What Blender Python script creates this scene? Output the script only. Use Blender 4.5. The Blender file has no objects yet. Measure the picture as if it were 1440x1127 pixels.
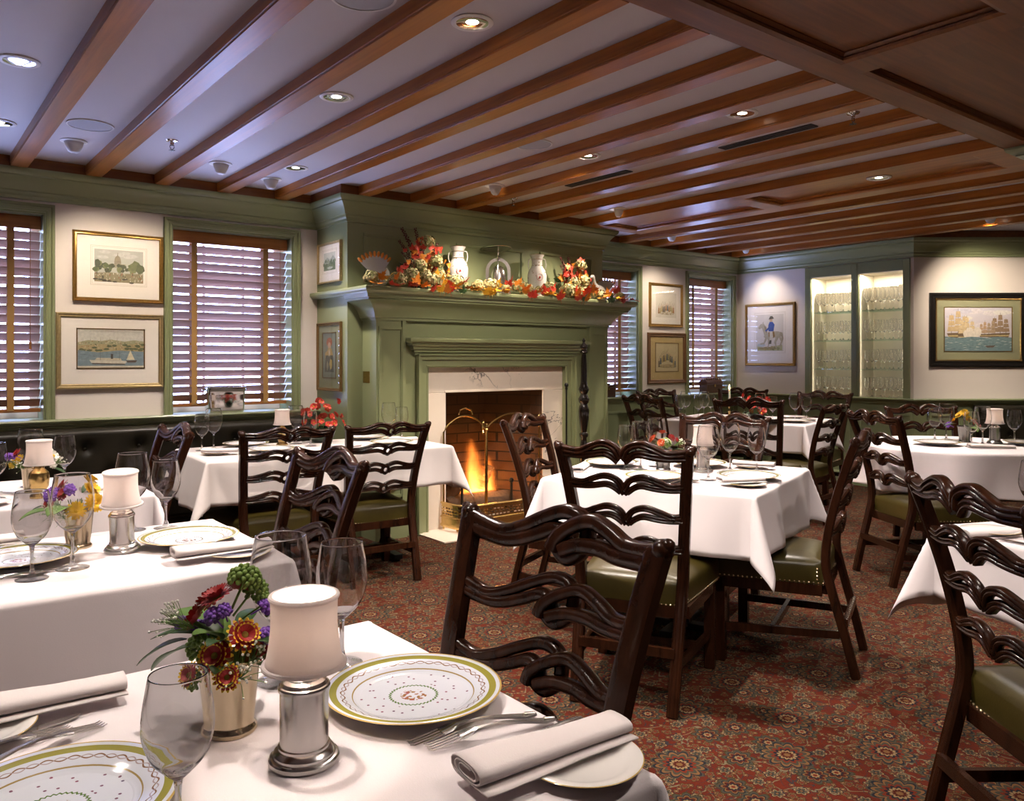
import bpy, bmesh, math, random
from mathutils import Vector, Matrix
PI = math.pi
rad = math.radians
scn = bpy.context.scene
COL = scn.collection
rnd = random.Random(11)

# ------------------------------------------------------------------ mesh helpers
class MB:
    """collects geometry, then links it as one mesh object"""
    def __init__(s):
        s.v = []; s.f = []; s.m = []
    def add(s, vs, fs, mat=0, mtx=None):
        b = len(s.v)
        for p in vs:
            p = Vector(p)
            if mtx is not None: p = mtx @ p
            s.v.append(p)
        for f in fs:
            s.f.append([i + b for i in f]); s.m.append(mat)
    def merge(s, o, mtx=None, mat=None):
        b = len(s.v)
        for p in o.v: s.v.append(mtx @ p if mtx is not None else p.copy())
        for f, m in zip(o.f, o.m):
            s.f.append([i + b for i in f]); s.m.append(m if mat is None else mat)
    def box(s, x0, x1, y0, y1, z0, z1, mat=0, mtx=None):
        vs = [(x0,y0,z0),(x1,y0,z0),(x1,y1,z0),(x0,y1,z0),(x0,y0,z1),(x1,y0,z1),(x1,y1,z1),(x0,y1,z1)]
        s.add(vs, [(0,3,2,1),(4,5,6,7),(0,1,5,4),(1,2,6,5),(2,3,7,6),(3,0,4,7)], mat, mtx)
    def lathe(s, prof, seg=24, mat=0, mtx=None, matf=None):
        vs = []; fs = []; ms = []
        n = len(prof); ring = []
        for r, z in prof:
            if r < 1e-6:
                ring.append([len(vs)]); vs.append((0,0,z))
            else:
                ring.append(list(range(len(vs), len(vs)+seg)))
                for k in range(seg):
                    a = 2*PI*k/seg; vs.append((r*math.cos(a), r*math.sin(a), z))
        for i in range(n-1):
            A, B = ring[i], ring[i+1]
            mm = matf(i) if matf else mat
            if len(A) == 1 and len(B) == 1: continue
            for k in range(seg):
                k2 = (k+1) % seg
                if len(A) == 1: fs.append((A[0], B[k2], B[k]))
                elif len(B) == 1: fs.append((A[k], A[k2], B[0]))
                else: fs.append((A[k], A[k2], B[k2], B[k]))
                ms.append(mm)
        b = len(s.v)
        for p in vs:
            p = Vector(p); s.v.append(mtx @ p if mtx is not None else p)
        for f, m in zip(fs, ms): s.f.append([i+b for i in f]); s.m.append(m)
    def sweep(s, path, prof, side=None, mat=0, closed=False, cap=True, scale=None, mtx=None):
        """profile (a along side, b along tangent x side) swept on a 3-D path"""
        P = [Vector(p) for p in path]; n = len(P); vs = []; k = len(prof)
        for i in range(n):
            if closed: t = P[(i+1) % n] - P[i-1]
            else: t = P[min(i+1, n-1)] - P[max(i-1, 0)]
            t.normalize()
            if side is not None:
                sd = Vector(side); sd = sd - t*sd.dot(t)
                if sd.length < 1e-4: sd = Vector((0,0,1)) - t*t.z
            else:
                up = Vector((0,0,1)) if abs(t.z) < .95 else Vector((1,0,0))
                sd = t.cross(up)
            sd.normalize(); bn = t.cross(sd)
            sc = scale[i] if scale else 1.0
            for a, b in prof: vs.append(P[i] + sd*a*sc + bn*b*sc)
        fs = []
        for i in range(n if closed else n-1):
            j = (i+1) % n
            for q in range(k):
                q2 = (q+1) % k
                fs.append((i*k+q, i*k+q2, j*k+q2, j*k+q))
        if cap and not closed:
            fs.append(tuple(reversed(range(k)))); fs.append(tuple((n-1)*k+q for q in range(k)))
        s.add(vs, fs, mat, mtx)
    def tube(s, path, r, seg=8, mat=0, closed=False, scale=None, mtx=None):
        rx, ry = r if isinstance(r, tuple) else (r, r)
        s.sweep(path, [(rx*math.cos(2*PI*k/seg), ry*math.sin(2*PI*k/seg)) for k in range(seg)], None, mat, closed, True, scale, mtx)
    def ball(s, c, r, seg=8, rings=5, mat=0, mtx=None, sq=(1,1,1)):
        pr = [(math.sin(PI*i/rings)*r, -math.cos(PI*i/rings)*r) for i in range(rings+1)]
        pr[0] = (0,-r); pr[-1] = (0,r)
        m = Matrix.Translation(c) @ Matrix.Diagonal((*sq, 1))
        s.lathe(pr, seg, mat, (mtx @ m) if mtx is not None else m)
    def prism(s, poly, h0, h1, mat=0, mtx=None):
        n = len(poly)
        vs = [(x,y,h0) for x,y in poly] + [(x,y,h1) for x,y in poly]
        fs = [tuple(reversed(range(n))), tuple(range(n, 2*n))] + [(i,(i+1)%n,n+(i+1)%n,n+i) for i in range(n)]
        s.add(vs, fs, mat, mtx)
    def molding(s, path, prof, mat=0, closed=False, cap=True):
        """profile (out, z) mitred along a plan polyline; out is to the right of the direction of travel"""
        n = len(path); rows = []
        for i in range(n):
            p = Vector(path[i]).to_2d() if len(path[i]) > 2 else Vector(path[i])
            ds = []
            if closed or i > 0: ds.append((Vector(path[i]) - Vector(path[i-1])).normalized())
            if closed or i < n-1: ds.append((Vector(path[(i+1) % n]) - Vector(path[i])).normalized())
            ns = [Vector((d.y, -d.x)) for d in ds]
            if len(ns) == 2:
                nn = (ns[0]+ns[1]).normalized(); sc = 1/max(.3, nn.dot(ns[0]))
            else: nn = ns[0]; sc = 1
            rows.append([(p.x+nn.x*o*sc, p.y+nn.y*o*sc, z) for o, z in prof])
        k = len(prof); vs = [q for r in rows for q in r]; fs = []
        for i in range(n if closed else n-1):
            j = (i+1) % n
            for q in range(k):
                q2 = (q+1) % k
                fs.append((i*k+q, i*k+q2, j*k+q2, j*k+q))
        if cap and not closed:
            fs.append(tuple(range(k))); fs.append(tuple((n-1)*k+q for q in reversed(range(k))))
        s.add(vs, fs, mat)
    def build(s, name, mats, parent=None, angle=35, bevel=0, sub=0, fixn=True):
        me = bpy.data.meshes.new(name)
        me.from_pydata([tuple(p) for p in s.v], [], s.f)
        if not isinstance(mats, (list, tuple)): mats = [mats]
        for m in mats: me.materials.append(m)
        me.polygons.foreach_set('material_index', s.m)
        if fixn:
            bm = bmesh.new(); bm.from_mesh(me)
            bmesh.ops.recalc_face_normals(bm, faces=bm.faces)
            bm.to_mesh(me); bm.free()
        me.polygons.foreach_set('use_smooth', [True]*len(me.polygons))
        if angle < 179: me.set_sharp_from_angle(angle=rad(angle))
        me.update()
        o = bpy.data.objects.new(name, me); COL.objects.link(o)
        if parent is not None: o.parent = parent
        if bevel:
            b = o.modifiers.new('edges', 'BEVEL'); b.width = bevel; b.segments = 2; b.limit_method = 'ANGLE'; b.angle_limit = rad(40); b.harden_normals = False
        if sub:
            b = o.modifiers.new('smooth', 'SUBSURF'); b.levels = sub; b.render_levels = sub
        return o

def T(x=0, y=0, z=0): return Matrix.Translation((x,y,z))
def RZ(a): return Matrix.Rotation(a, 4, 'Z')
def RX(a): return Matrix.Rotation(a, 4, 'X')
def RY(a): return Matrix.Rotation(a, 4, 'Y')

def tag(o, label=None, cat=None, group=None, kind=None):
    if label: o['label'] = label
    if cat: o['category'] = cat
    if group: o['group'] = group
    if kind: o['kind'] = kind
    return o
def empty(name, loc=(0,0,0), rz=0):
    o = bpy.data.objects.new(name, None); COL.objects.link(o)
    o.empty_display_size = .05; o.location = loc; o.rotation_euler = (0,0,rz)
    return o
def struct(o): o['kind'] = 'structure'; return o
def dup(o, parent=None):
    c = o.copy(); COL.objects.link(c)
    c.parent = parent
    for ch in list(o.children): dup(ch, c)
    return c
class Proto:
    """first use hands out the source itself, later uses hand out copies of it and of its parts"""
    def __init__(s, root): s.r = root; s.used = False
    def put(s, loc, rz=0, label=None, cat=None, group=None, scale=None, tilt=None):
        o = s.r if not s.used else dup(s.r)
        s.used = True
        for k in ('label', 'group'):
            if k in o.keys(): del o[k]
        o.location = loc; o.rotation_euler = (tilt[0], tilt[1], rz) if tilt else (0,0,rz)
        if scale is not None: o.scale = scale if isinstance(scale, tuple) else (scale,)*3
        tag(o, label, cat, group)
        return o
    def drop(s):
        if not s.used:
            for ch in list(s.r.children_recursive): bpy.data.objects.remove(ch)
            bpy.data.objects.remove(s.r)

# ------------------------------------------------------------------ material helpers
class NT:
    def __init__(s, name):
        s.m = bpy.data.materials.new(name); s.m.use_nodes = True
        s.t = s.m.node_tree; s.n = s.t.nodes; s.b = s.n['Principled BSDF']; s.out = s.n['Material Output']
    def nd(s, typ, **kw):
        n = s.n.new('ShaderNode'+typ)
        for k, v in kw.items(): setattr(n, k, v)
        return n
    def lk(s, a, b): s.t.links.new(a, b)
    def val(s, sock, v):
        if hasattr(v, 'is_output') or isinstance(v, bpy.types.NodeSocket): s.lk(v, sock)
        elif isinstance(v, (tuple, list)) and sock.type == 'RGBA' and len(v) == 3: sock.default_value = (*v, 1)
        else: sock.default_value = v
    def ma(s, op, a, b=0.0, c=None):
        n = s.nd('Math', operation=op); s.val(n.inputs[0], a); s.val(n.inputs[1], b)
        if c is not None: s.val(n.inputs[2], c)
        return n.outputs[0]
    def mix(s, f, a, b, blend='MIX'):
        n = s.nd('Mix', data_type='RGBA', blend_type=blend)
        s.val(n.inputs['Factor'], f); s.val(n.inputs[6], a); s.val(n.inputs[7], b)
        return n.outputs[2]
    def ramp(s, f, stops, interp='LINEAR'):
        n = s.nd('ValToRGB'); n.color_ramp.interpolation = interp
        e = n.color_ramp.elements
        while len(e) < len(stops): e.new(.5)
        for el, (p, c) in zip(e, stops):
            el.position = p; el.color = (*c, 1) if len(c) == 3 else c
        s.lk(f, n.inputs[0]); return n.outputs[0]
    def co(s, kind='Object'): return s.nd('TexCoord').outputs[kind]
    def mp(s, vec, scale=(1,1,1), loc=(0,0,0), rot=(0,0,0)):
        n = s.nd('Mapping'); s.lk(vec, n.inputs[0]); n.inputs['Scale'].default_value = scale
        n.inputs['Location'].default_value = loc; n.inputs['Rotation'].default_value = rot
        return n.outputs[0]
    def noise(s, vec, scale=5, detail=3, rough=.5, dist=0, out='Fac'):
        n = s.nd('TexNoise'); s.lk(vec, n.inputs['Vector'])
        n.inputs['Scale'].default_value = scale; n.inputs['Detail'].default_value = detail
        n.inputs['Roughness'].default_value = rough; n.inputs['Distortion'].default_value = dist
        return n.outputs[out]
    def bump(s, h, strength=.2, dist=.01):
        n = s.nd('Bump'); n.inputs['Strength'].default_value = strength; n.inputs['Distance'].default_value = dist
        s.lk(h, n.inputs['Height']); s.lk(n.outputs[0], s.b.inputs['Normal']); return n.outputs[0]
    def set(s, **kw):
        names = dict(color='Base Color', rough='Roughness', metal='Metallic', coat='Coat Weight', coatr='Coat Roughness', spec='Specular IOR Level', trans='Transmission Weight', ior='IOR', emit='Emission Color', emits='Emission Strength', alpha='Alpha', sheen='Sheen Weight', sss='Subsurface Weight')
        for k, v in kw.items(): s.val(s.b.inputs[names[k]], v)
        return s

def plain(name, color, rough=.5, metal=0, var=0, scale=30, bump=0, **kw):
    t = NT(name)
    t.set(rough=rough, metal=metal, **kw)
    if var or bump:
        n = t.noise(t.co(), scale, 4)
        if var:
            t.set(color=t.mix(n, tuple(c*(1-var) for c in color), tuple(min(1, c*(1+var)) for c in color)))
        else: t.set(color=color)
        if bump: t.bump(n, bump, .004)
    else: t.set(color=color)
    return t.m

def wood(name, dark, light, rough=.35, axis=(3,40,40), coat=.3, coatr=.15, bump=.05):
    t = NT(name); v = t.mp(t.co(), axis)
    n = t.noise(v, 1.0, 6, .6, .6)
    c = t.ramp(n, [(.3, dark), (.7, light)])
    t.set(color=c, rough=rough, coat=coat, coatr=coatr, spec=.27); t.bump(n, bump, .002)
    return t.m

M = {}
M['mahogany'] = wood('mahogany', (.011,.0038,.0018), (.036,.0112,.0045), .25, (25,25,4), .0, .1)
M['ebony'] = plain('black turned wood', (.008,.006,.005), .18, coat=.6, coatr=.08)
M['oak'] = wood('oiled beam wood', (.20,.058,.006), (.36,.115,.013), .36, (30,1.3,30), .12, .2)
M['oakx'] = wood('oiled panel wood', (.085,.023,.0025), (.165,.048,.006), .45, (1.3,30,30), .1, .2)
M['slat'] = wood('blind slat wood', (.30,.185,.145), (.40,.25,.19), .45, (2,40,40), .1, .2)
M['headrail'] = wood('blind headrail wood', (.24,.085,.02), (.36,.14,.04), .35, (2,40,40), .3, .2)
M['tape'] = plain('blind tape cloth', (.34,.19,.055), .8)
M['green'] = plain('sage green paint', (.235,.262,.135), .34, var=.05, scale=6, coat=.15, coatr=.2)
M['greend'] = plain('sage green paint of the mouldings', (.225,.252,.13), .3, coat=.2, coatr=.2)
M['cream'] = plain('cream plaster', (.67,.605,.55), .75, var=.03, scale=3)
M['ceil'] = plain('ceiling plaster', (.53,.49,.505), .6, var=.02, scale=2)
M['white'] = plain('white enamel', (.75,.73,.72), .4)
M['grille'] = plain('grey speaker cloth', (.36,.36,.40), .7)
M['slot'] = plain('black vent slot', (.01,.01,.01), .6)
M['chrome'] = plain('polished chrome', (.8,.8,.82), .08, 1)
M['silver'] = plain('polished silver', (.88,.85,.82), .22, 1)
M['pewter'] = plain('dark pewter', (.32,.31,.29), .25, 1)
M['brass'] = plain('aged brass', (.56,.39,.15), .25, 1, var=.25, scale=25)
M['gilt'] = plain('gilt julep silver', (.78,.66,.46), .16, 1)
M['goldframe'] = plain('antique gold leaf', (.33,.19,.05), .35, .8, var=.35, scale=60)
M['goldlight'] = plain('pale gilded frame', (.52,.4,.2), .32, .75, var=.3, scale=60)
M['bronzeframe'] = plain('bronze toned frame', (.22,.13,.05), .4, .6, var=.3, scale=60)
M['woodframe'] = plain('brown wooden frame', (.12,.05,.015), .35, 0, var=.3, scale=40)
M['blackframe'] = plain('black lacquer frame', (.012,.01,.009), .25)
M['nail'] = plain('brass nail heads', (.75,.6,.36), .25, 1)
M['iron'] = plain('black iron', (.012,.012,.012), .45, .6)
M['steel'] = plain('flatware silver', (.86,.83,.79), .24, 1)
M['matboard'] = plain('ivory mat board', (.86,.78,.70), .8)
M['matgreen'] = plain('olive mat board', (.30,.29,.17), .8)
M['matbuff'] = plain('buff mat board', (.55,.40,.17), .8)
M['linebrown'] = plain('ruled mat line', (.42,.33,.22), .8)
M['leafdark'] = plain('dark green leaf', (.035,.085,.022), .4, var=.4, scale=20)
M['leafmid'] = plain('mid green leaf', (.10,.19,.03), .45, var=.4, scale=20)
M['sedum'] = plain('yellow green buds', (.16,.25,.04), .6, var=.4, scale=80)
M['mumred'] = plain('deep red petals', (.34,.014,.014), .6, var=.4, scale=50)
M['mumorange'] = plain('orange red petals', (.55,.08,.015), .6, var=.4, scale=50)
M['mumyellow'] = plain('yellow petals', (.75,.47,.02), .6, var=.25, scale=50)
M['mumwhite'] = plain('white petals', (.8,.78,.7), .6)
M['purple'] = plain('purple petals', (.22,.08,.46), .7, var=.4, scale=60)
M['pink'] = plain('pink petals', (.62,.24,.22), .7, var=.2, scale=60)
M['orchid'] = plain('coral red petals', (.60,.055,.035), .55, var=.35, scale=60)
M['flowereye'] = plain('flower centres', (.28,.22,.03), .8)
M['hydcream'] = plain('dried cream hydrangea', (.44,.38,.20), .8, var=.3, scale=40)
M['hydgreen'] = plain('dried green hydrangea', (.22,.22,.08), .8, var=.35, scale=40)
M['hydbrown'] = plain('dried brown hydrangea', (.22,.16,.06), .85, var=.4, scale=40)
M['berry'] = plain('dark red berries', (.09,.012,.01), .45, var=.4, scale=50)
M['mapleo'] = plain('orange maple leaf', (.62,.20,.015), .55, var=.4, scale=30)
M['mapley'] = plain('yellow maple leaf', (.72,.38,.02), .55, var=.35, scale=30)
M['mapler'] = plain('red maple leaf', (.45,.03,.012), .55, var=.4, scale=30)
M['porcelain'] = plain('white glazed porcelain', (.54,.51,.485), .12, coat=.4)
M['candlewax'] = plain('candle wax', (.82,.76,.6), .5, sss=.2)
M['bark'] = plain('charred bark', (.085,.05,.03), .95, var=.6, scale=40, bump=1)
M['logend'] = plain('cut log ends', (.11,.05,.02), .9, var=.4, scale=60)
M['bronzebox'] = plain('carved brown wood', (.06,.02,.009), .35, var=.4, scale=80, bump=.6, coat=.4)
M['glassdark'] = plain('dark green glass bowl', (.01,.03,.015), .1, coat=.6)
M['pane'] = None

def leather(name, c1, c2, rough):
    t = NT(name); v = t.co()
    n = t.noise(v, 7, 4, .6)
    t.set(color=t.ramp(n, [(.3, c1), (.75, c2)]), rough=rough, coat=.0, coatr=.25, spec=.3)
    n2 = t.noise(v, 160, 3); t.bump(n2, .12, .002)
    return t.m
M['leather'] = leather('olive brown leather', (.033,.0245,.0045), (.055,.041,.0085), .34)
M['leatherdark'] = leather('black brown leather', (.010,.009,.006), (.022,.018,.011), .32)

def linen(name, c):
    t = NT(name); v = t.co()
    n = t.noise(v, 3.2, 3, .5, .4)
    n2 = t.noise(t.mp(v, (1,1,1)), 420, 2)
    t.set(color=c, rough=.85, sheen=.15)
    h = t.ma('ADD', t.ma('MULTIPLY', n, 1.0), t.ma('MULTIPLY', n2, .03))
    t.bump(h, .35, .02)
    return t.m
M['linen'] = linen('pressed white linen', (.79,.715,.72))
M['linen2'] = linen('ivory linen', (.72,.65,.62))
M['napkin'] = linen('ivory napkin linen', (.80,.71,.69))

def shade_cloth(name, c):
    t = NT(name)
    d = t.nd('BsdfDiffuse'); d.inputs[0].default_value = (*c, 1)
    tr = t.nd('BsdfTranslucent'); tr.inputs[0].default_value = (*c, 1)
    mx = t.nd('MixShader'); mx.inputs[0].default_value = .45
    t.lk(d.outputs[0], mx.inputs[1]); t.lk(tr.outputs[0], mx.inputs[2]); t.lk(mx.outputs[0], t.out.inputs[0])
    return t.m
M['shade'] = shade_cloth('lamp shade silk', (.95,.885,.86))
M['petalthin'] = M['mumwhite']

def thin_glass(name, tint=(.98,.985,.985), edge=(.45,.47,.47), f0=.05, k=.9):
    t = NT(name)
    lw = t.nd('LayerWeight'); lw.inputs[0].default_value = .5
    f = t.ma('POWER', lw.outputs['Facing'], 4.0)
    tr = t.nd('BsdfTransparent'); t.lk(t.mix(t.ma('POWER', lw.outputs['Facing'], 2.5), tint, edge), tr.inputs[0])
    gl = t.nd('BsdfGlossy'); gl.inputs['Roughness'].default_value = 0.02
    mx = t.nd('MixShader'); t.lk(t.ma('MULTIPLY_ADD', f, k, f0), mx.inputs[0])
    t.lk(tr.outputs[0], mx.inputs[1]); t.lk(gl.outputs[0], mx.inputs[2]); t.lk(mx.outputs[0], t.out.inputs[0])
    return t.m
def clear_glass(name, ior):
    t = NT(name); g = t.nd('BsdfGlass'); g.inputs['IOR'].default_value = ior; g.inputs['Roughness'].default_value = 0
    g.inputs['Color'].default_value = (1,1,1,1); t.lk(g.outputs[0], t.out.inputs[0]); return t.m
M['glassbowl'] = clear_glass('blown glass', 1.42)
M['pane'] = thin_glass('glazing glass', (.985,.99,.99), (.8,.82,.82), .025, .4)
M['glassfoot'] = thin_glass('glass foot', (.985,.99,.99), (.66,.68,.68), .10, .9)
M['shelfglass'] = thin_glass('green edged shelf glass', (.96,.985,.97), (.5,.75,.65), .04, .5)

def emissive(name, c, s):
    t = NT(name); e = t.nd('Emission'); e.inputs[0].default_value = (*c, 1); e.inputs[1].default_value = s
    t.lk(e.outputs[0], t.out.inputs[0]); return t.m
M['bulb'] = emissive('lit halogen bulb', (1,.88,.7), 14)
M['flamewax'] = emissive('candle flame', (1,.72,.32), 9)
M['filament'] = emissive('lamp flame', (1,.78,.55), 12)

def marble():
    t = NT('veined cream marble'); v = t.co()
    w = t.noise(v, 2.2, 6, .6, 1.2)
    d = t.ma('ABSOLUTE', t.ma('SUBTRACT', w, .5))
    vein = t.ramp(d, [(0, (1,1,1)), (.012, (0,0,0))])
    msk = t.ramp(t.noise(v, 1.3, 2), [(.5,(0,0,0)), (.62,(1,1,1))])
    f = t.ma('MULTIPLY', vein, msk)
    base = t.mix(t.noise(v, 4, 4), (.80,.68,.57), (.88,.79,.69))
    t.set(color=t.mix(f, base, (.10,.09,.085)), rough=.25, coat=.2)
    return t.m
M['marble'] = marble()

def brick():
    t = NT('sooty firebrick')
    v = t.co('Generated') ; g = t.co('Object')
    sx = t.nd('SeparateXYZ'); t.lk(g, sx.inputs[0])
    cx = t.nd('CombineXYZ'); t.lk(t.ma('ADD', sx.outputs[0], sx.outputs[1]), cx.inputs[0]); t.lk(sx.outputs[2], cx.inputs[1])
    b = t.nd('TexBrick'); t.lk(cx.outputs[0], b.inputs['Vector'])
    b.inputs['Color1'].default_value = (.24,.105,.04,1); b.inputs['Color2'].default_value = (.16,.065,.025,1)
    b.inputs['Mortar'].default_value = (.035,.022,.014,1); b.inputs['Scale'].default_value = 1
    b.inputs['Brick Width'].default_value = .23; b.inputs['Row Height'].default_value = .083; b.inputs['Mortar Size'].default_value = .006
    soot = t.noise(g, 3, 4)
    up = t.ma('MULTIPLY', t.ma('ADD', t.ma('MULTIPLY', sx.outputs[2], 1.15), t.ma('MULTIPLY', t.ma('SUBTRACT', soot, .5), 1.3)), 1.0)  # soot blotches, plus darkening with height painted in for fading firelight
    t.set(color=t.mix(t.ramp(up, [(.35,(.08,.08,.08)),(1.0,(.85,.85,.85))]), b.outputs['Color'], (.022,.014,.009)), rough=.9)
    t.bump(b.outputs['Fac'], -.5, .01)
    return t.m
M['brick'] = brick()

def carpet():
    t = NT('floral red carpet'); P = t.co()
    sp = t.nd('SeparateXYZ'); t.lk(P, sp.inputs[0])
    def rosette(scale, rnds, petals, R, amp, stops, off):
        pv = t.mp(P, (1,1,1), off)
        vo = t.nd('TexVoronoi', voronoi_dimensions='2D'); t.lk(pv, vo.inputs['Vector'])
        vo.inputs['Scale'].default_value = scale; vo.inputs['Randomness'].default_value = rnds
        sb = t.nd('VectorMath', operation='SUBTRACT'); t.lk(pv, sb.inputs[0]); t.lk(vo.outputs['Position'], sb.inputs[1])
        s2 = t.nd('SeparateXYZ'); t.lk(sb.outputs[0], s2.inputs[0])
        r = t.ma('SQRT', t.ma('ADD', t.ma('MULTIPLY', s2.outputs[0], s2.outputs[0]), t.ma('MULTIPLY', s2.outputs[1], s2.outputs[1])))
        an = t.ma('ARCTAN2', s2.outputs[1], s2.outputs[0])
        cs = t.ma('ABSOLUTE', t.ma('COSINE', t.ma('MULTIPLY', an, petals*.5)))
        rr = t.ma('DIVIDE', r, t.ma('MULTIPLY_ADD', cs, R*amp, R*(1-amp)))
        col = t.ramp(rr, stops, 'CONSTANT')
        mask = t.ma('LESS_THAN', rr, 1.0)
        return col, mask, vo.outputs['Color']
    red = (.088,.0105,.0024); red2 = (.042,.0048,.0014)
    base = t.mix(t.noise(P, 9, 3), red, red2)
    w = t.noise(P, 9.5, 1.5, .5, .6)
    vine = t.ma('LESS_THAN', t.ma('ABSOLUTE', t.ma('SUBTRACT', w, .5)), .010)
    c = t.mix(vine, base, (.10,.08,.045))
    w2 = t.noise(t.mp(P, (1,1,1), (3.1,1.7,0)), 14, 1.5, .5, .8)
    c = t.mix(t.ma('LESS_THAN', t.ma('ABSOLUTE', t.ma('SUBTRACT', w2, .5)), .010), c, (.02,.017,.018))
    tan = (.105,.052,.018); bei = (.165,.108,.05); navy = (.008,.008,.011); grey = (.032,.029,.019); olive = (.03,.02,.006); pinkc = (.09,.022,.009)
    for args in [
        (26, .85, 4, .0115, .5, [(0,bei),(.35,red2),(.5,tan),(.8,navy)], (.3,.1,0)),
        (17, .8, 5, .018, .45, [(0,red),(.2,pinkc),(.5,navy),(.62,tan),(.85,olive)], (.7,.4,0)),
        (11, .85, 6, .026, .5, [(0,tan),(.2,navy),(.35,grey),(.7,bei),(.88,navy)], (1.3,.2,0)),
        (5.4, .8, 8, .058, .34, [(0,red),(.14,bei),(.26,navy),(.4,red2),(.55,tan),(.66,navy),(.74,grey),(.9,olive)], (2.1,.9,0)),
        (2.9, .65, 12, .095, .27, [(0,tan),(.12,red2),(.24,bei),(.34,navy),(.46,red),(.58,grey),(.72,tan),(.84,navy),(.93,grey)], (.2,2.3,0))]:
        col, mask, _ = rosette(*args)
        c = t.mix(mask, c, col)
    fine = t.noise(P, 260, 2)
    c = t.mix(.5, c, t.mix(fine, (.15,.15,.15), (.75,.75,.75)), 'OVERLAY')
    t.set(color=c, rough=1.0, spec=.15); t.bump(fine, .4, .004)
    return t.m
M['carpet'] = carpet()

def plate_mat():
    t = NT('painted porcelain plate'); P = t.co()
    s = t.nd('SeparateXYZ'); t.lk(P, s.inputs[0])
    r = t.ma('SQRT', t.ma('ADD', t.ma('MULTIPLY', s.outputs[0], s.outputs[0]), t.ma('MULTIPLY', s.outputs[1], s.outputs[1])))
    an = t.ma('ARCTAN2', s.outputs[1], s.outputs[0])
    white = (.69,.70,.765)
    def band(r0, hw): return t.ma('LESS_THAN', t.ma('ABSOLUTE', t.ma('SUBTRACT', r, r0)), hw)
    c = t.mix(band(.1255, .0055), white, (.30,.27,.045))          # broad olive gold band
    c = t.mix(band(.1385, .0016), c, (.55,.38,.12))
    rw = t.ma('SUBTRACT', r, t.ma('MULTIPLY', t.ma('SINE', t.ma('MULTIPLY', an, 22)), .0032))
    c = t.mix(t.ma('LESS_THAN', t.ma('ABSOLUTE', t.ma('SUBTRACT', rw, .1105)), .0011), c, (.25,.13,.07))
    rw2 = t.ma('ADD', r, t.ma('MULTIPLY', t.ma('SINE', t.ma('MULTIPLY', an, 22)), .0032))
    c = t.mix(t.ma('LESS_THAN', t.ma('ABSOLUTE', t.ma('SUBTRACT', rw2, .1105)), .0009), c, (.42,.33,.34))
    c = t.mix(band(.0955, .0009), c, (.36,.25,.09))
    rd = t.ma('SUBTRACT', r, t.ma('MULTIPLY', t.ma('SINE', t.ma('MULTIPLY', an, 36)), .0014))
    c = t.mix(t.ma('LESS_THAN', t.ma('ABSOLUTE', t.ma('SUBTRACT', rd, .037)), .0016), c, (.12,.2,.05))
    vo = t.nd('TexVoronoi', voronoi_dimensions='2D'); t.lk(P, vo.inputs['Vector']); vo.inputs['Scale'].default_value = 46; vo.inputs['Randomness'].default_value = 1.0
    dot = t.ma('MULTIPLY', t.ma('LESS_THAN', vo.outputs['Distance'], .095), t.ma('MULTIPLY', t.ma('GREATER_THAN', r, .046), t.ma('LESS_THAN', r, .088)))
    c = t.mix(dot, c, t.mix(t.noise(P, 60, 1), (.05,.10,.16), (.4,.08,.12)))
    bq = t.ma('MULTIPLY', t.ma('LESS_THAN', r, .021), t.ma('GREATER_THAN', t.noise(P, 130, 2), .52))
    c = t.mix(bq, c, t.mix(t.noise(t.mp(P, (1,1,1), (1,0,0)), 90, 1), (.45,.04,.12), (.28,.3,.03)))
    t.set(color=c, rough=.14, coat=.3)
    return t.m
M['plate'] = plate_mat()
def bread_mat():
    t = NT('gold rimmed porcelain'); P = t.co()
    s = t.nd('SeparateXYZ'); t.lk(P, s.inputs[0])
    r = t.ma('SQRT', t.ma('ADD', t.ma('MULTIPLY', s.outputs[0], s.outputs[0]), t.ma('MULTIPLY', s.outputs[1], s.outputs[1])))
    t.set(color=t.mix(t.ma('GREATER_THAN', r, .0815), (.78,.74,.70), (.5,.34,.1)), rough=.15, coat=.3); return t.m
M['bread'] = bread_mat()
def vase_mat():
    t = NT('sprigged porcelain'); P = t.co()
    vo = t.nd('TexVoronoi'); t.lk(P, vo.inputs['Vector']); vo.inputs['Scale'].default_value = 34
    c = t.mix(t.ma('LESS_THAN', vo.outputs['Distance'], .19), (.54,.51,.485), t.mix(t.noise(P, 30, 1), (.3,.05,.06), (.1,.2,.06)))
    t.set(color=c, rough=.12, coat=.4); return t.m
M['vase'] = vase_mat()
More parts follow.
